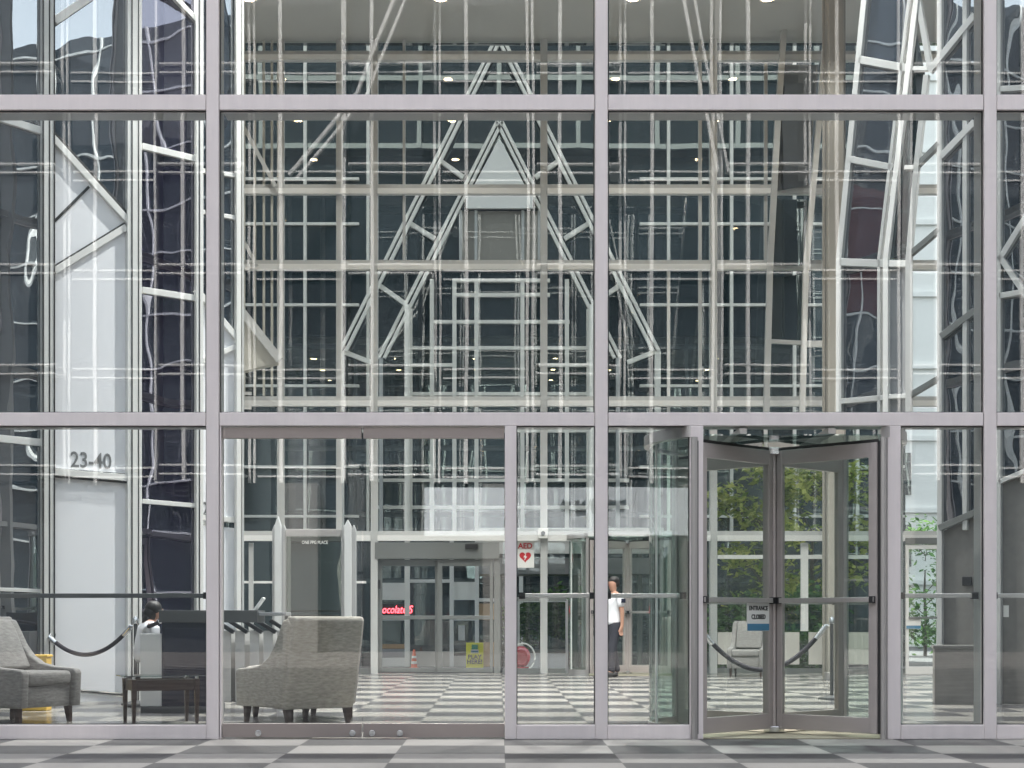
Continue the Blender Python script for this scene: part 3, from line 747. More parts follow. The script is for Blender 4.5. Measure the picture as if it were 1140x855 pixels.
# ------------------------------------------------------------------ rope barriers
def stanchion(label, loc):
    t = thing('stanchion', label, 'stanchion', loc)
    MB().lathe([(.16, 0), (.16, .018), (.05, .04), (.03, .05)], seg=28).build('base', M_dkgrey, t, 0, True)
    MB().lathe([(.022, .05), (.022, .90)], seg=16).build('post', M_dkgrey, t, 0, True)
    MB().lathe([(.034, .90), (.036, .93), (.03, .96), (.012, .985)], seg=18).build('cap', M_chrome, t, 0, True)
    for a in (0, PI): MB().tube([(.03*math.cos(a), 0, .875), (.07*math.cos(a), 0, .885), (.085*math.cos(a), 0, .86)], .010, 8).build('hook', M_chrome, t, 0, True)
    return t
def rope(label, a, b, sag, rad=.024):
    a, b = Vector(a), Vector(b)
    t = thing('barrier_rope', label, 'rope', (a+b)/2); c = (a+b)/2
    pts = [a.lerp(b, k/24)-Vector((0, 0, sag*(1-(2*k/24-1)**2)))-c for k in range(25)]
    MB().tube(pts[1:-1], rad, 12).build('cord', M_rope, t, 0, True)
    for e in (pts[:3], pts[-3:]): MB().tube(e, rad*1.2, 12).build('end_cap', M_chrome, t, 0, True)
    return t
s1 = at(151, 775, 1.42); s1.z = 0
stanchion('dark rope stanchion between the white panel and the reception desk', s1)
hook = LW.pt(55, 709, .10)
rope('dark sagging rope in front of the white 23-40 panel', hook, s1+Vector((-.06, 0, .86)), .25)
wh = thing('wall_hook', 'chrome wall hook holding the rope on the left mullion', 'hook', hook+Vector((0, .02, 0)))
MB().tube([(0, .08, .02), (0, 0, .02), (0, -.02, -.01)], .018, 10).build('arm', M_chrome, wh, 0, True); MB().tube([(0, .08, .02), (0, .06, .02)], .05, 16).build('plate', M_chrome, wh)
desk_end = at(181, 690, 1.30)
rope('short dark rope rising from the stanchion to the reception desk', s1+Vector((.06, -.02, .86)), desk_end, .02, .022)
s2 = at(776, 775, 1.52); s2.z = 0; s3 = at(926, 775, 1.52); s3.z = 0
stanchion('dark rope stanchion hidden behind the left post of the revolving door', s2)
stanchion('dark rope stanchion behind the right wing of the revolving door', s3)
rope('dark sagging rope across the lobby behind the revolving door', s2+Vector((.07, 0, .80)), s3+Vector((-.07, 0, .88)), .49, .028)

# ------------------------------------------------------------------ reception desk, turnstiles, seated person
dk_o = at(213, 795, 1.30); dk_o.z = 0
dk = thing('reception_desk', 'dark navy reception desk with long counter behind the side table', 'desk', dk_o)
def dp(n, mb, m, bv=.004): return mb.move(-dk_o).build(n, m, dk, bv)
x0, x1, x2 = at(180, 0, 1.30).x, at(234, 0, 1.30).x, at(318, 0, 1.30).x; y0 = dk_o.y
dp('body', Bx(x0, x1, y0, y0+.8, .06, .99), M_navy)
dp('plinth', Bx(x0-.2, x1+.02, y0-.08, y0+.8, 0, .058), M_dkgrey)
dp('front_panel', Bx(x0+.03, x1-.03, y0-.015, y0-.001, .12, .86), M_navy)
dp('counter', Bx(x0-.02, x2-.28, y0-.05, y0+.5, .915, 1.04), M_dkgrey)
dp('counter_shelf', Bx(x2-.279, x2, y0+.02, y0+.45, .985, 1.02), M_greyp)
dp('counter_leg', Bx(x2-.06, x2-.02, y0+.38, y0+.42, 0, .984), M_dkgrey)
dp('side_cabinet', Bx(x0-.22, x0-.002, y0+.01, y0+.5, .06, .80), M_satin)
bk = thing('clipboard', 'small pale folder leaning on the reception counter', 'folder', (at(286, 0, 1.30).x, y0+.2, 1.04))
MB().bar((-.05, 0, .0), (.04, .03, .13), .02, .16, (0, 1, 0)).build('board', M_paper, bk)
ts0 = None
for k, (xp, nm) in enumerate(((256, 'leftmost chrome turnstile in the row below the counter'), (271, 'second chrome turnstile from the left in the row below the counter'), (287, 'middle chrome turnstile in the row below the counter'),
                          (302, 'fourth chrome turnstile from the left, next to the armchair back'), (317, 'rightmost chrome turnstile, half hidden by the armchair back'))):
    o_ = at(xp, 770, 1.5); o_.z = 0
    if ts0 is None:
        ts0 = t = thing('turnstile', nm, 'turnstile', o_, 0, 'turnstiles below the counter')
        Bx(-.05, -.035, -.25, .6, .02, .80).build('side_plate', M_satin, t, .003); Bx(.035, .05, -.25, .6, .02, .80).build('side_plate', M_satin, t, .003)
        Bx(-.055, .055, -.27, -.235, 0, .82).build('end_post', M_satin, t, .006)
        MB().bar((-.13, -.27, .94), (.09, -.27, .80), .045, .10, (0, 1, 0)).build('top_cover', M_black, t, .006)
        Bx(-.034, .034, -.23, .59, .03, .78).build('inner_cabinet', M_dkgrey, t)
    else:
        t = copy_tree(ts0); t.location = o_; t['label'] = nm

# people -----------------------------------------------------------
def skin_mesh(name, verts, edges, mat, parent, sub=2, root=0):
    me = bpy.data.meshes.new(name); me.from_pydata([v[:3] for v in verts], edges, [])
    o = bpy.data.objects.new(name, me); COL.objects.link(o); o.parent = parent
    sk = o.modifiers.new('skin', 'SKIN'); sk.use_smooth_shade = True
    if not me.skin_vertices: 
        bpy.context.view_layer.update()
    for i, v in enumerate(verts):
        sv = me.skin_vertices[0].data[i]; r = v[3]; sv.radius = (r, v[4] if len(v) > 4 else r); sv.use_root = (i == root)
    ss = o.modifiers.new('sub', 'SUBSURF'); ss.levels = sub; ss.render_levels = sub
    dg = bpy.context.evaluated_depsgraph_get()
    me2 = bpy.data.meshes.new_from_object(o.evaluated_get(dg)); o.modifiers.clear(); o.data = me2
    me2.materials.clear(); me2.materials.append(mat)
    for p_ in me2.polygons: p_.use_smooth = True
    return o
def fingers(V, E, wi, palm, d, side, r=.0085):
    """five finger chains rooted in the palm vertex"""
    d = Vector(d).normalized(); s_ = Vector(side).normalized(); c = d.cross(s_)
    for k, (o_, ln) in enumerate(((-.030, .055), (-.010, .07), (.010, .075), (.029, .066))):
        b = palm+s_*o_+d*.03; i = len(V)
        V.append((*b, r)); V.append((*(b+d*ln*.55+c*.006), r*.9)); V.append((*(b+d*ln*.95+c*.02), r*.75)); E += [(wi, i), (i, i+1), (i+1, i+2)]
    b = palm-s_*.038-d*.005; i = len(V); V.append((*b, r*1.1)); V.append((*(b-s_*.012+d*.035), r)); E += [(wi, i), (i, i+1)]
# local frame: faces -x, y across, z up (height 1.66)
mn_o = at(683, 753, 2.13); mn_o.z = 0
mn = thing('person', 'man in white short-sleeved shirt and dark trousers standing by the rear revolving door', 'person', mn_o, math.radians(28))
V = [(0, 0, .90, .115, .15), (.0, 0, 1.05, .10, .14), (0, 0, 1.22, .115, .165), (0.01, 0, 1.35, .08, .12), (0, 0, 1.43, .052), (-.015, 0, 1.50, .070, .066), (-.02, 0, 1.58, .088, .075), (-.015, 0, 1.635, .055, .05)]
E = [(k, k+1) for k in range(7)]
for s_, sw in ((-1, .04), (1, -.05)):
    i = len(V); V += [(0.01, s_*.17, 1.34, .052), (.03+sw*.3, s_*.205, 1.08, .040), (.0+sw, s_*.205, .86, .028), (-.015+sw, s_*.205, .81, .030, .02)]
    E += [(3, i), (i, i+1), (i+1, i+2), (i+2, i+3)]
    fingers(V, E, i+3, Vector((-.015+sw, s_*.205, .79)), (-.15, 0, -1), (1, 0, 0))
    j = len(V); st_ = .07*s_; V += [(st_*.2, s_*.085, .80, .085), (st_-.02, s_*.09, .46, .056), (st_*1.6+.02, s_*.09, .09, .038), (st_*1.6-.11, s_*.095, .035, .032)]
    E += [(0, j), (j, j+1), (j+1, j+2), (j+2, j+3)]
skin_mesh('body', V, E, M_skin, mn)
V = [(0, 0, .84, .14, .178), (0, 0, .95, .138, .174), (0, 0, 1.05, .125, .165), (0, 0, 1.22, .135, .185), (.01, 0, 1.34, .10, .15), (.005, 0, 1.40, .062, .07)]; E = [(0, 1), (1, 2), (2, 3), (3, 4), (4, 5)]
for s_ in (-1, 1):
    i = len(V); V += [(.01, s_*.175, 1.34, .07), (.025, s_*.205, 1.16, .066)]; E += [(4, i), (i, i+1)]
skin_mesh('shirt', V, E, M_shirt, mn)
V = [(0, 0, 1.0, .122, .158), (0, 0, .84, .125, .16)]; E = [(0, 1)]
for s_ in (-1, 1):
    j = len(V); st_ = .07*s_; V += [(st_*.2, s_*.088, .76, .098), (st_-.02, s_*.09, .46, .072), (st_*1.6+.02, s_*.09, .07, .058)]; E += [(1, j), (j, j+1), (j+1, j+2)]
skin_mesh('trousers', V, E, M_trou, mn)
MB().ball((.012, 0, 1.615), .092, .084, .075).ball((.04, 0, 1.565), .066, .078, .075).build('hair', M_hair, mn, 0, True)
for s_ in (-1, 1):
    st_ = .07*s_; skin_mesh('shoe', [(st_*1.6+.035, s_*.092, .055, .06), (st_*1.6-.05, s_*.094, .045, .055), (st_*1.6-.15, s_*.096, .035, .045)], [(0, 1), (1, 2)], M_blk, mn)
    MB().lathe([(.002, -.006), (.005, 0), (.002, .006)], (-.096, s_*.032, 1.585), 8).build('eye', M_black, mn)
MB().add([(-.095, -.014, 1.565), (-.095, .014, 1.565), (-.122, 0, 1.562), (-.098, 0, 1.60)], [(0, 1, 2), (0, 2, 3), (1, 3, 2), (0, 3, 1)]).build('nose', M_skin, mn)
Bx(-.098, -.088, -.022, .022, 1.533, 1.540).build('mouth', M_redp, mn)
Bx(-.02, .06, -.285, -.265, 1.24, 1.31).build('sleeve_badge', M_navy, mn, .004)

# seated receptionist: only head, shoulders visible
sp_o = at(160, 780, 1.385); sp_o.z = 0
pn = thing('person', 'seated person with dark hair and pale top behind the side cabinet', 'person', sp_o, math.radians(205))
V = [(0, 0, .46, .115, .15), (0, 0, .62, .10, .14), (-.04, 0, .78, .105, .15), (-.06, 0, .88, .07, .11), (-.09, 0, .935, .045), (-.12, 0, .99, .062, .062), (-.13, 0, 1.05, .078, .07), (-.12, 0, 1.09, .05, .048)]
E = [(k, k+1) for k in range(7)]
for s_ in (-1, 1):
    i = len(V); V += [(-.05, s_*.16, .87, .05), (-.08, s_*.20, .64, .038), (-.28, s_*.15, .58, .028), (-.33, s_*.14, .58, .03, .018)]; E += [(3, i), (i, i+1), (i+1, i+2), (i+2, i+3)]
    fingers(V, E, i+3, Vector((-.35, s_*.14, .58)), (-1, 0, -.1), (0, 1, 0))
    j = len(V); V += [(-.12, s_*.09, .47, .08), (-.42, s_*.10, .47, .058), (-.42, s_*.10, .09, .038), (-.52, s_*.10, .035, .032)]; E += [(0, j), (j, j+1), (j+1, j+2), (j+2, j+3)]
skin_mesh('body', V, E, M_skin, pn)
V = [(0, 0, .46, .135, .17), (0, 0, .62, .12, .16), (-.04, 0, .78, .125, .17), (-.06, 0, .87, .09, .135), (-.08, 0, .92, .055)]; E = [(k, k+1) for k in range(4)]
for s_ in (-1, 1):
    i = len(V); V += [(-.05, s_*.165, .87, .066), (-.08, s_*.20, .66, .055)]; E += [(3, i), (i, i+1)]
skin_mesh('blouse', V, E, M_shirt, pn)
V = [(0, 0, .48, .13, .165), (-.05, 0, .47, .12, .16)]; E = [(0, 1)]
for s_ in (-1, 1):
    j = len(V); V += [(-.14, s_*.09, .475, .095), (-.42, s_*.10, .475, .074), (-.42, s_*.10, .10, .056)]; E += [(1, j), (j, j+1), (j+1, j+2)]
skin_mesh('trousers', V, E, M_trou, pn)
MB().ball((-.105, 0, 1.072), .092, .088, .085).ball((-.07, 0, 1.01), .072, .082, .10).ball((-.04, 0, .93), .055, .075, .10).build('hair', M_hair, pn, 0, True)
for s_ in (-1, 1): MB().lathe([(.002, -.006), (.008, 0), (.002, .006)], (-.205, s_*.03, 1.055), 8).build('eye', M_black, pn)
MB().add([(-.2, -.013, 1.035), (-.2, .013, 1.035), (-.226, 0, 1.032), (-.203, 0, 1.07)], [(0, 1, 2), (0, 2, 3), (1, 3, 2), (0, 3, 1)]).build('nose', M_skin, pn)
Bx(-.2, -.19, -.02, .02, 1.005, 1.012).build('mouth', M_redp, pn)
so = thing('stool', 'dark office stool under the seated person', 'stool', sp_o)
MB().lathe([(.16, .30), (.18, .315), (.18, .335), (.15, .345)], seg=24).build('seat', M_black, so, 0, True); MB().lathe([(.025, .03), (.025, .30)], seg=12).build('stem', M_chrome, so, 0, True); MB().lathe([(.2, 0), (.19, .02), (.04, .035)], seg=24).build('base', M_black, so, 0, True)

yb = thing('yellow_box', 'small yellow plastic box on the floor behind the left armchair', 'box', (at(42, 775, 1.33).x, at(42, 775, 1.33).y, 0))
Bx(-.15, .12, -.1, .1, 0, .55).build('body', M_yb, yb, .01); Bx(-.16, .13, -.11, .11, .551, .58).build('lid', M_yb, yb, .008)

# ------------------------------------------------------------------ building directory
kd_o = at(349, 770, 1.72); kd_o.z = 0
kd = thing('building_directory', 'gabled steel directory kiosk with dark glass panel behind the armchair', 'directory', kd_o)
kx = lambda p: (p-349)*1.72/S
kz = lambda p: HC+(VY-p)*1.72/S
for a, b, pk in ((303, 318, 575), (380, 396, 579)):
    for i, (u0, u1, zt, zs) in enumerate(((0, .30, 584, 590), (.26, .72, pk, 586), (.70, 1., 584, 590))):
        xa, xb = kx(a+(b-a)*u0), kx(a+(b-a)*u1); dy = -.12 if i == 1 else 0
        MB().prism([(xa, dy, 0), (xb, dy, 0), (xb, dy, kz(zs)), ((xa+xb)/2, dy, kz(zt)), (xa, dy, kz(zs))], (0, .14, 0)).build('pointed_post', M_fin if i != 1 else M_greyw, kd, .004)
Bx(kx(318.5), kx(379.5), -.02, .06, kz(597), kz(589)).build('header', M_brush, kd, .004)
dpn = Bx(kx(319), kx(379.5), .0, .04, .25, kz(597.3)).build('display_panel', M_disp, kd)
Bx(kx(319), kx(379.5), -.01, .06, .1, .249).build('base_rail', M_brush, kd, .004)
text('lettering', 'ONE PPG PLACE', .062, M_paper, kd, (kx(350.5), -.006, kz(604)), extrude=.002, offset=0., sx=.78)

# ------------------------------------------------------------------ gabled building across the street
GR = 3.5; GY = D*(GR-1)
gb_ = thing('gabled_building', 'dark glass building with white pointed gable frames across the street', 'building', (0, GY, -.293))
def gp(n, mb, m, bv=0.): return mb.move((0, -GY, .293)).build(n, m, gb_, bv)
gx = lambda p: (p-VX)*GR/S
gz = lambda p: HC+(VY-p)*GR/S
gp('glass_body', Bx(-34, gx(1008), GY, GY+12, -.293, 36), M_dark)
for xs in list(range(60, 480, 70))+list(range(674, 1000, 70)):
    gp('mullion', Bx(gx(xs)-.04, gx(xs)+.04, GY-.14, GY-.001, gz(600), 36), M_warm)
for dx in (25.5, 50, 75, 99):
    for s_ in (-1, 1):
        x = gx(VX+s_*dx); zt = gz(312) if dx < 80 else gz(345)
        gp('mullion', Bx(x-.055, x+.055, GY-.16, GY-.001, gz(600), zt), M_warm)
for py_, a, b in ((313, 504, 612), (329, 504, 612), (359, 482, 634), (388, 454, 658), (407, 454, 504), (407, 600, 658), (439, 454, 658), (480, 380, 740), (535, 420, 700), (565, 420, 700)):
    gp('transom', Bx(gx(a), gx(b), GY-.13, GY-.002, gz(py_)-.045, gz(py_)+.045), M_warm)
for py_ in (-70, 20, 110, 200, 250, 340, 430, 520, 575):
    gp('transom', Bx(-33.9, gx(400), GY-.12, GY-.002, gz(py_)-.035, gz(py_)+.035), M_warm)
    gp('transom', Bx(gx(712), gx(1006), GY-.12, GY-.002, gz(py_)-.035, gz(py_)+.035), M_warm)
def G(p, out): v = at(p[0], p[1], GR); v.y -= out; s = (D+v.y)/(D+GY); return v
def mir(p): return (2*VX-p[0], p[1])
def gbar(n, p, q, w, out, m=M_warm, th=.14):
    for f in (lambda a: a, mir):
        gp(n, MB().bar(G(f(p), out), G(f(q), out), w, th), m)
for off in (-3.2, 3.2):
    gbar('gable_rafter', (VX+off*.9, 45), (383+off, 393), .085, .30)
    gbar('gable_rafter', (VX+off*.9, 138), (425+off, 400), .085, .16)
gbar('gable_rafter', (VX, 49), (386, 393), .06, .26, M_gask)
gbar('gable_rafter', (VX, 142), (428, 400), .06, .13, M_gask)
for p, q in (((422, 319), (453, 341)), ((457, 251), (484, 268)), ((492, 183), (516, 200)), ((383, 393), (414, 405))): gbar('gable_strut', p, q, .12, .22)
gbar('gable_post', (381, 393), (381, 600), .16, .28); gbar('gable_post', (454, 341), (454, 742), .14, .26); gbar('gable_post', (425, 400), (425, 600), .10, .24, M_beige)
gp('gable_panel', MB().prism([G((VX, 157), .3), G((VX-29.5, 212), .3), G((VX+29.5, 212), .3)], (0, .1, 0)), M_paper)
gp('gable_band', Bx(gx(519), gx(593), GY-.32, GY-.2, gz(235), gz(216)), M_paper)
gp('gable_recess', Bx(gx(513), gx(600), GY-.1, GY-.004, gz(297), gz(236)), M_taupe)
for xs in (513, 530, 582, 600): gp('mullion', Bx(gx(xs)-.04, gx(xs)+.04, GY-.2, GY-.101, gz(297), gz(236)), M_beige)
# shop front at street level
for xs in (418, 503, 531, 580): gp('shop_mullion', Bx(gx(xs)-.055, gx(xs)+.055, GY-.22, GY-.001, -.293, gz(602)), M_white)
for a, b, y0_, y1_, m in ((424, 453, 668, 649, M_paper), (505, 529, 668, 648, M_paper), (456, 501, 742, 725, M_lstone), (424, 453, 742, 732, M_paper), (424, 453, 731.6, 722.4, M_greyp), (424, 453, 722, 717, M_sand), (505, 529, 742, 730, M_lstone), (533, 556, 742, 715, M_sand), (533, 550, 690, 672, M_sand)):
    gp('shop_panel', Bx(gx(a), gx(b), GY-.15, GY-.003, gz(y0_), gz(y1_)), m)
for a, b, y_ in ((456, 501, 647), (424, 453, 689), (505, 529, 689), (533, 556, 668), (456, 556, 607), (424, 453, 607)):
    gp('shop_transom', Bx(gx(a), gx(b), GY-.18, GY-.004, gz(y_)-.045, gz(y_)+.045), M_white)
ne = thing('neon_sign', 'glowing red script neon sign in the shop window', 'neon sign', at(440, 679, GR)+Vector((0, -.26, -.12)))
text('lettering', 'Chocolate S', .30, M_neon, ne, (-.07, 0, .12), shear=.25, extrude=.008, offset=0., sx=.74)
Bx(-.62, .52, .02, .03, -.06, .29).build('backing', M_black, ne)
nb = thing('shop_notice', 'white paper notice in the shop window above the yellow board', 'notice', at(514, 713, GR)+Vector((0, -.1, 0)))
Bx(-.09, .09, -.004, .004, 0, .42).build('sheet', M_paper, nb)
# entrance canopy
cn_o = at(640, 620, 3.1)
cn = thing('entrance_canopy', 'long white street canopy beyond the rear revolving door', 'canopy', (cn_o.x, cn_o.y, -.293))
m = MB(); x0, x1 = at(533, 0, 3.1).x-cn_o.x, at(735, 0, 3.1).x-cn_o.x
zc = lambda p: HC+(VY-p)*3.1/S+.293
Bx(x0, x1, -.9, 1.5, zc(600), zc(590)).build('roof_slab', M_paper, cn, .01); Bx(x0, x1, -.85, -.75, zc(618), zc(604)).build('fascia', M_paper, cn, .01)
Bx(x0, x1, -.6, 1.2, zc(640), zc(622)).build('lower_beam', M_greyp, cn, .01)
for xx in (x0+.5, 0, x1-.5): Bx(xx-.06, xx+.06, -.1, .02, 0, zc(601)).build('post', M_grey, cn, .005)
# glass shelter
gs_o = at(606, 745, 2.95); gs_o.z = -.293
gs = thing('glass_shelter', 'pale framed glass shelter on the street behind the AED sign', 'shelter', gs_o)
k = 2.95/S
for xp in (-29, -2, 25): Bx(xp*k-.03, xp*k+.03, -.03, .03, 0, 1.75).build('post', M_white, gs, .004)
for z, m_ in ((1.72, M_white), (.08, M_white), (.55, M_grey)): Bx(-29*k, 25*k, -.025, .025, z-.04, z+.04).build('rail', m_, gs, .003)
Bx(-28*k, 24*k, .0, .01, .13, .50).build('lower_panel', M_panel, gs); Bx(-28*k, 24*k, .0, .01, .6, 1.67).build('glass_pane', M_far, gs)

# play board, delineator, red cart
pb_o = at(528.5, 743, 3.3); pb_o.z = -.293
pb = thing('play_board', 'bright yellow sandwich board on the pavement outside the sliding door', 'board', pb_o)
kk = 3.3/S; w_ = 9.6*kk; h_ = 29.5*kk
MB().prism([(-w_, -.12, 0), (w_, -.12, 0), (w_, -.02, h_), (-w_, -.02, h_)], (0, .03, 0)).build('front_board', M_yel, pb, .008)
MB().prism([(-w_, .16, 0), (w_, .16, 0), (w_, .02, h_), (-w_, .02, h_)], (0, .03, 0)).build('back_board', M_yel, pb, .008)
tl = -math.atan2(.10, h_)
text('lettering', 'PLAY', .155, M_blk, pb, (0, -.092, h_*.46), (PI/2+tl, 0, 0), extrude=.002, offset=.004)
text('lettering', 'HERE!', .155, M_blk, pb, (0, -.105, h_*.28), (PI/2+tl, 0, 0), extrude=.002, offset=.004)
Bx(-.10, .10, -.062, -.055, h_*.60, h_*.74).build('white_mark', M_paper, pb); Bx(-.08, .08, -.05, -.043, h_*.745, h_*.93).build('green_mark', M_grn, pb); Bx(-.09, .09, -.066, -.0625, h_*.63, h_*.70).build('blue_mark', M_blue, pb)
tc_o = at(461, 743, 3.35); tc_o.z = -.293
tcn = thing('traffic_cone', 'slim orange traffic cone with white bands outside the sliding door', 'traffic cone', tc_o)
MB().lathe([(.085, .03), (.033, .48), (.02, .50)], seg=18).build('cone', M_org, tcn, 0, True); Bx(-.12, .12, -.12, .12, 0, .03).build('base', M_org, tcn, .005)
for z0, z1 in ((.12, .19), (.27, .33)): MB().lathe([(.096-z0*.117, z0), (.096-z1*.117, z1)], seg=18).build('band', M_paper, tcn, 0, True)
rc_ = at(580, 742, 2.55); rc_.z = -.15
ct = thing('hose_cart', 'glossy red rounded cart with pale hoop outside the rear glass wall', 'cart', rc_); ct.scale = (.78, .78, .9)
b = MB().lathe([(.02, -.16), (.17, -.14), (.24, -.05), (.24, .05), (.17, .14), (.02, .16)], seg=28)
b.v = [Vector((p.x, p.z, p.y+.42)) for p in b.v]; b.build('drum', M_redp, ct, 0, True)
MB().tube([(.30*math.cos(t)+.05, -.19, .42+.30*math.sin(t)) for t in [2*PI*k_/28 for k_ in range(29)]], .018, 8).build('hoop', M_paper, ct, 0, True)
Bx(-.2, .2, -.15, .15, .10, .2).build('chassis', M_redp, ct, .01)
for sx in (-1, 1): MB().tube([(sx*.15, -.18, .09), (sx*.15, .18, .09)], .09, 18).build('wheel', M_black, ct, 0, True)

# pale building filling the gap at the end of the street
pb2 = thing('pale_building', 'pale stone building far off at the end of the street on the right', 'building', (30, 70, -.293))
Bx(-16, 30, 0, 12, 0, 42).build('wall', M_paper, pb2)
for k in range(8):
    for j in range(10): Bx(-14+3.2*k, -12.6+3.2*k, -.06, -.002, 4+3.6*j, 6.1+3.6*j).build('window', M_dark, pb2)
for j in range(10): Bx(-16, 30, -.16, -.003, 3.1+3.6*j, 3.35+3.6*j).build('string_course', M_paper, pb2)
# ------------------------------------------------------------------ trees
def tree(name, label, loc, h, rad, base, mat, n, leaf_, seed, group=None, flat=.8):
    rnd = random.Random(seed); t = thing(name, label, 'tree' if 'tree' in name else 'shrub', loc, 0, group)
    tr = MB(); th = h*.62
    tr.tube([(0, 0, 0), (.03, .02, th*.4), (-.02, .03, th*.75), (.0, 0, th)], 0, 9, [.07*h/5, .055*h/5, .045*h/5, .02*h/5])
    cl_ = []
    for k_ in range(16):
        a = rnd.uniform(0, 2*PI); zz = rnd.uniform(base, h*.93); f = math.sqrt(max(.1, 1-((zz-base)/(h-base)*1.6-.6)**2)); rr = rad*f*rnd.uniform(.45, 1.)
        c = Vector((rr*math.cos(a), rr*math.sin(a), zz)); cl_.append(c); s0 = Vector((0, 0, max(.15*h, zz-rr*.8)))
        tr.tube([s0, s0.lerp(c, .5)+Vector((0, 0, .06)), c], 0, 5, [.02*h/5, .013*h/5, .005])
    tr.build('trunk', M_bark, t, 0, True)
    m = MB()
    for k_ in range(n):
        c = rnd.choice(cl_); g = Vector((rnd.gauss(0, 1), rnd.gauss(0, 1), rnd.gauss(0, .6)))*rad*.23
        p_ = c+g; a = Vector((rnd.uniform(-1, 1), rnd.uniform(-1, 1), rnd.uniform(-.5, .5))).normalized(); b_ = a.cross(Vector((rnd.uniform(-1, 1), rnd.uniform(-1, 1), 1))).normalized()
        l_ = leaf_*rnd.uniform(.4, 1.5); q = l_*.45
        m.add([p_-a*l_, p_+b_*q, p_+a*l_, p_-b_*q], [(0, 1, 2, 3)])
    m.build('crown', mat, t)
    return t
def ground_at(px_, r): v = at(px_, 700, r); v.z = -.293; return v
tree('street_tree', 'yellow-green street tree seen through the left wing of the revolving door', ground_at(852, 2.85), 5.2, 1.1, 1.6, M_leaf1, 1900, .10, 3, 'street trees')
tree('street_tree', 'yellow-green street tree seen through the right wing of the revolving door', ground_at(905, 2.95), 5.4, 1.3, 1.5, M_leaf1, 2000, .10, 5, 'street trees')
tree('street_tree', 'pale green tree beyond the far exit door', ground_at(1030, 4.6), 5.0, 1.7, .6, M_leaf2, 2800, .12, 8, 'street trees')
tree('shrub', 'dark green shrub low behind the rear glass beside the small armchair', ground_at(815, 2.75), 1.7, .8, .3, M_leaf2, 2600, .085, 11, 'street shrubs')
tree('shrub', 'dark green shrub in front of the right street tree', ground_at(880, 2.7), 1.9, .9, .3, M_leaf2, 2800, .085, 12, 'street shrubs')
tree('shrub', 'light green shrub under the white street canopy', ground_at(600, 3.25), 2.1, .9, .9, M_leaf2, 2600, .09, 13, 'street shrubs')
tree('shrub', 'light green shrub on the street right of the canopy post', ground_at(645, 3.3), 2.1, .9, .9, M_leaf2, 2600, .09, 14, 'street shrubs')

# ------------------------------------------------------------------ opposite building behind the photographer (seen in reflection)
OY = -38.0; ORV = (D-OY)/D
def orf(px_, py_, out=0.):
    return Vector(((px_-VX)*ORV/S, OY+out, HC+(VY-py_)*ORV/S))
ob = thing('office_building', 'sunlit white framed office building mirrored in the front glass', 'building', (0, OY, 0))
def op(n, mb, m): return mb.move((0, -OY, 0)).build(n, m, ob)
op('glass_body', Bx(-40, 40, OY-14, OY, 0, 31), M_opp)
bw = 2.85
for k in range(-11, 11):
    x = k*bw-1.99; d_ = .9 if k % 2 else 0.
    if d_: op('bay_glass', Bx(x+.35, x+bw-.35, OY, OY+.8, 5.2, 31), M_opp)
    for dx, w in ((.0, .085), (.15, .07), (.97, .11)):
        op('mullion', Bx(x+dx-w/2, x+dx+w/2, OY+.01, OY+.12+(d_ if dx else 0), 5.2, 31), M_white)
    for j in range(17):
        z = 5.4+1.52*j; yy = OY+.01+d_; w = .05
        for z_ in ((z, z+.27) if j % 2 == 0 else ()):
            op('transom', Bx(x+.25, x+bw-.05, OY+.01, yy+.08, z_-w/2, z_+w/2), M_white)
for p, q, w in (((470, -60), (402, 118), .10), ((402, 118), (328, 208), .10), ((482, -60), (414, 118), .08), ((414, 118), (336, 212), .08), ((745, -40), (792, 205), .10), ((757, -40), (804, 205), .08)):
    op('gable_rafter', MB().bar(orf(*p, 1.4), orf(*q, 1.4), w, .2, (0, 1, 0)), M_white)
op('fascia_band', MB().box(orf(475, 0).x, orf(800, 0).x, OY+.9, OY+1.3, orf(0, 598).z, orf(0, 546).z), M_band)
m = MB(); rr = random.Random(4)
for c0 in (628, 644, 655, 663, 676, 686):
    pts = [orf(c0+rr.uniform(-6, 6), 566+rr.uniform(-7, 7), 1.34) for _ in range(6)]
    m.tube(pts, .075, 6)
op('script_mark', m, M_ink)
for x in (-6, 0, 6, 12): op('arcade_pier', Bx(x-.5, x+.5, OY+.3, OY+1.2, 0, 5.1), M_stone)

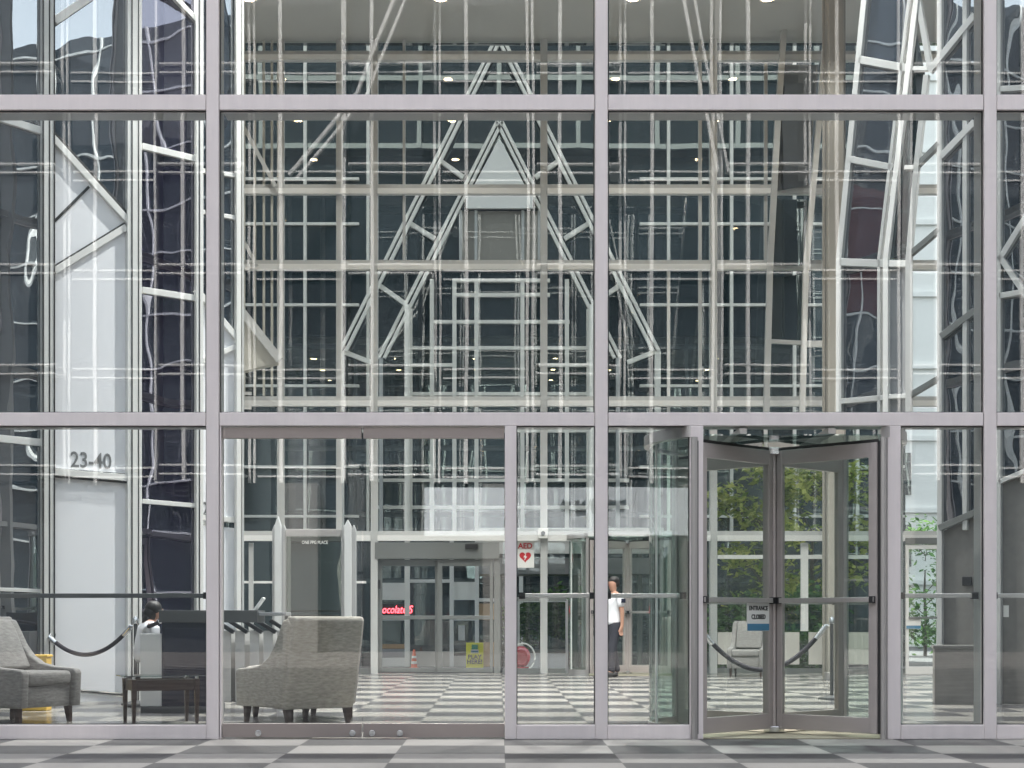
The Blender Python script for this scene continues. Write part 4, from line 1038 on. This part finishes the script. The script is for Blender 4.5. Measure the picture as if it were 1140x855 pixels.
# side buildings round the plaza, seen in the angled mirrors
def sideb(label, sx, x, h):
    t = thing('side_building', label, 'building', (x, -24, 0))
    q = lambda n, mb, m: mb.move((-x, 24, 0)).build(n, m, t)
    a, b = sorted((x, x+sx*14))
    q('glass_body', Bx(a, b, -52, -4, 0, 20), M_opp); q('upper_storeys', Bx(a, b, -52, -4, 20.02, h), M_opp)
    for k in range(16):
        y = -51.5+3.1*k; q('mullion', Bx(min(x, x-sx*.14), max(x, x-sx*.14), y-.05, y+.05, 0, h), M_white)
    if sx < 0: q('brick_panel', Bx(min(x, x-sx*.10), max(x, x-sx*.10), -30, -24.5, 15, 21), M_brick)
    for k in range(11):
        z = 2.4+2.5*k; q('transom', Bx(min(x, x-sx*.12), max(x, x-sx*.12), -51.9, -4.1, z-.045, z+.045), M_white)
sideb('tall gridded glass building right of the plaza, mirrored in the lift core', 1, 42, 28)
sideb('tall gridded glass building left of the plaza, mirrored in the glass prism', -1, -42, 30)

# ------------------------------------------------------------------ light, sky, camera
el, az = math.radians(54), math.radians(-16)      # sun high behind the lobby, slightly from the left
w = bpy.data.worlds.new('World'); SC.world = w; w.use_nodes = True
nt = w.node_tree; bg = nt.nodes['Background']; sky = nt.nodes.new('ShaderNodeTexSky'); sky.sky_type = 'NISHITA'
sky.sun_disc = False; sky.sun_elevation = el; sky.sun_rotation = az; sky.air_density = 1.0; sky.dust_density = 2.5; sky.ozone_density = .6
hs = nt.nodes.new('ShaderNodeHueSaturation'); hs.inputs['Saturation'].default_value = .27; nt.links.new(sky.outputs[0], hs.inputs['Color']); nt.links.new(hs.outputs[0], bg.inputs[0]); bg.inputs[1].default_value = .13
sl = bpy.data.lights.new('sun', 'SUN'); sl.energy = 3.0; sl.angle = math.radians(1.0); sl.color = (1., .965, .93)
so_ = bpy.data.objects.new('sun', sl); COL.objects.link(so_)
dirv = Vector((math.sin(az)*math.cos(el), math.cos(az)*math.cos(el), math.sin(el)))
so_.rotation_euler = dirv.to_track_quat('Z', 'Y').to_euler(); so_.location = dirv*80

ca = bpy.data.cameras.new('camera'); co_ = bpy.data.objects.new('camera', ca); COL.objects.link(co_)
co_.location = (0, -D, HC); co_.rotation_euler = (PI/2, 0, 0)
ca.sensor_width = 36; ca.lens = S*D/1140*36
ca.shift_x = (570-VX)/1140; ca.shift_y = (VY-427.5)/1140
ca.clip_end = 3000
SC.camera = co_
SC.render.engine = 'CYCLES'
cy = SC.cycles; cy.max_bounces = 10; cy.transparent_max_bounces = 32; cy.glossy_bounces = 6; cy.diffuse_bounces = 3; cy.transmission_bounces = 4
cy.caustics_reflective = False; cy.caustics_refractive = False; cy.sample_clamp_indirect = 4.; cy.use_denoising = True
vs = SC.view_settings; vs.view_transform = 'Standard'; vs.look = 'None'; vs.exposure = 2.62; vs.gamma = 1
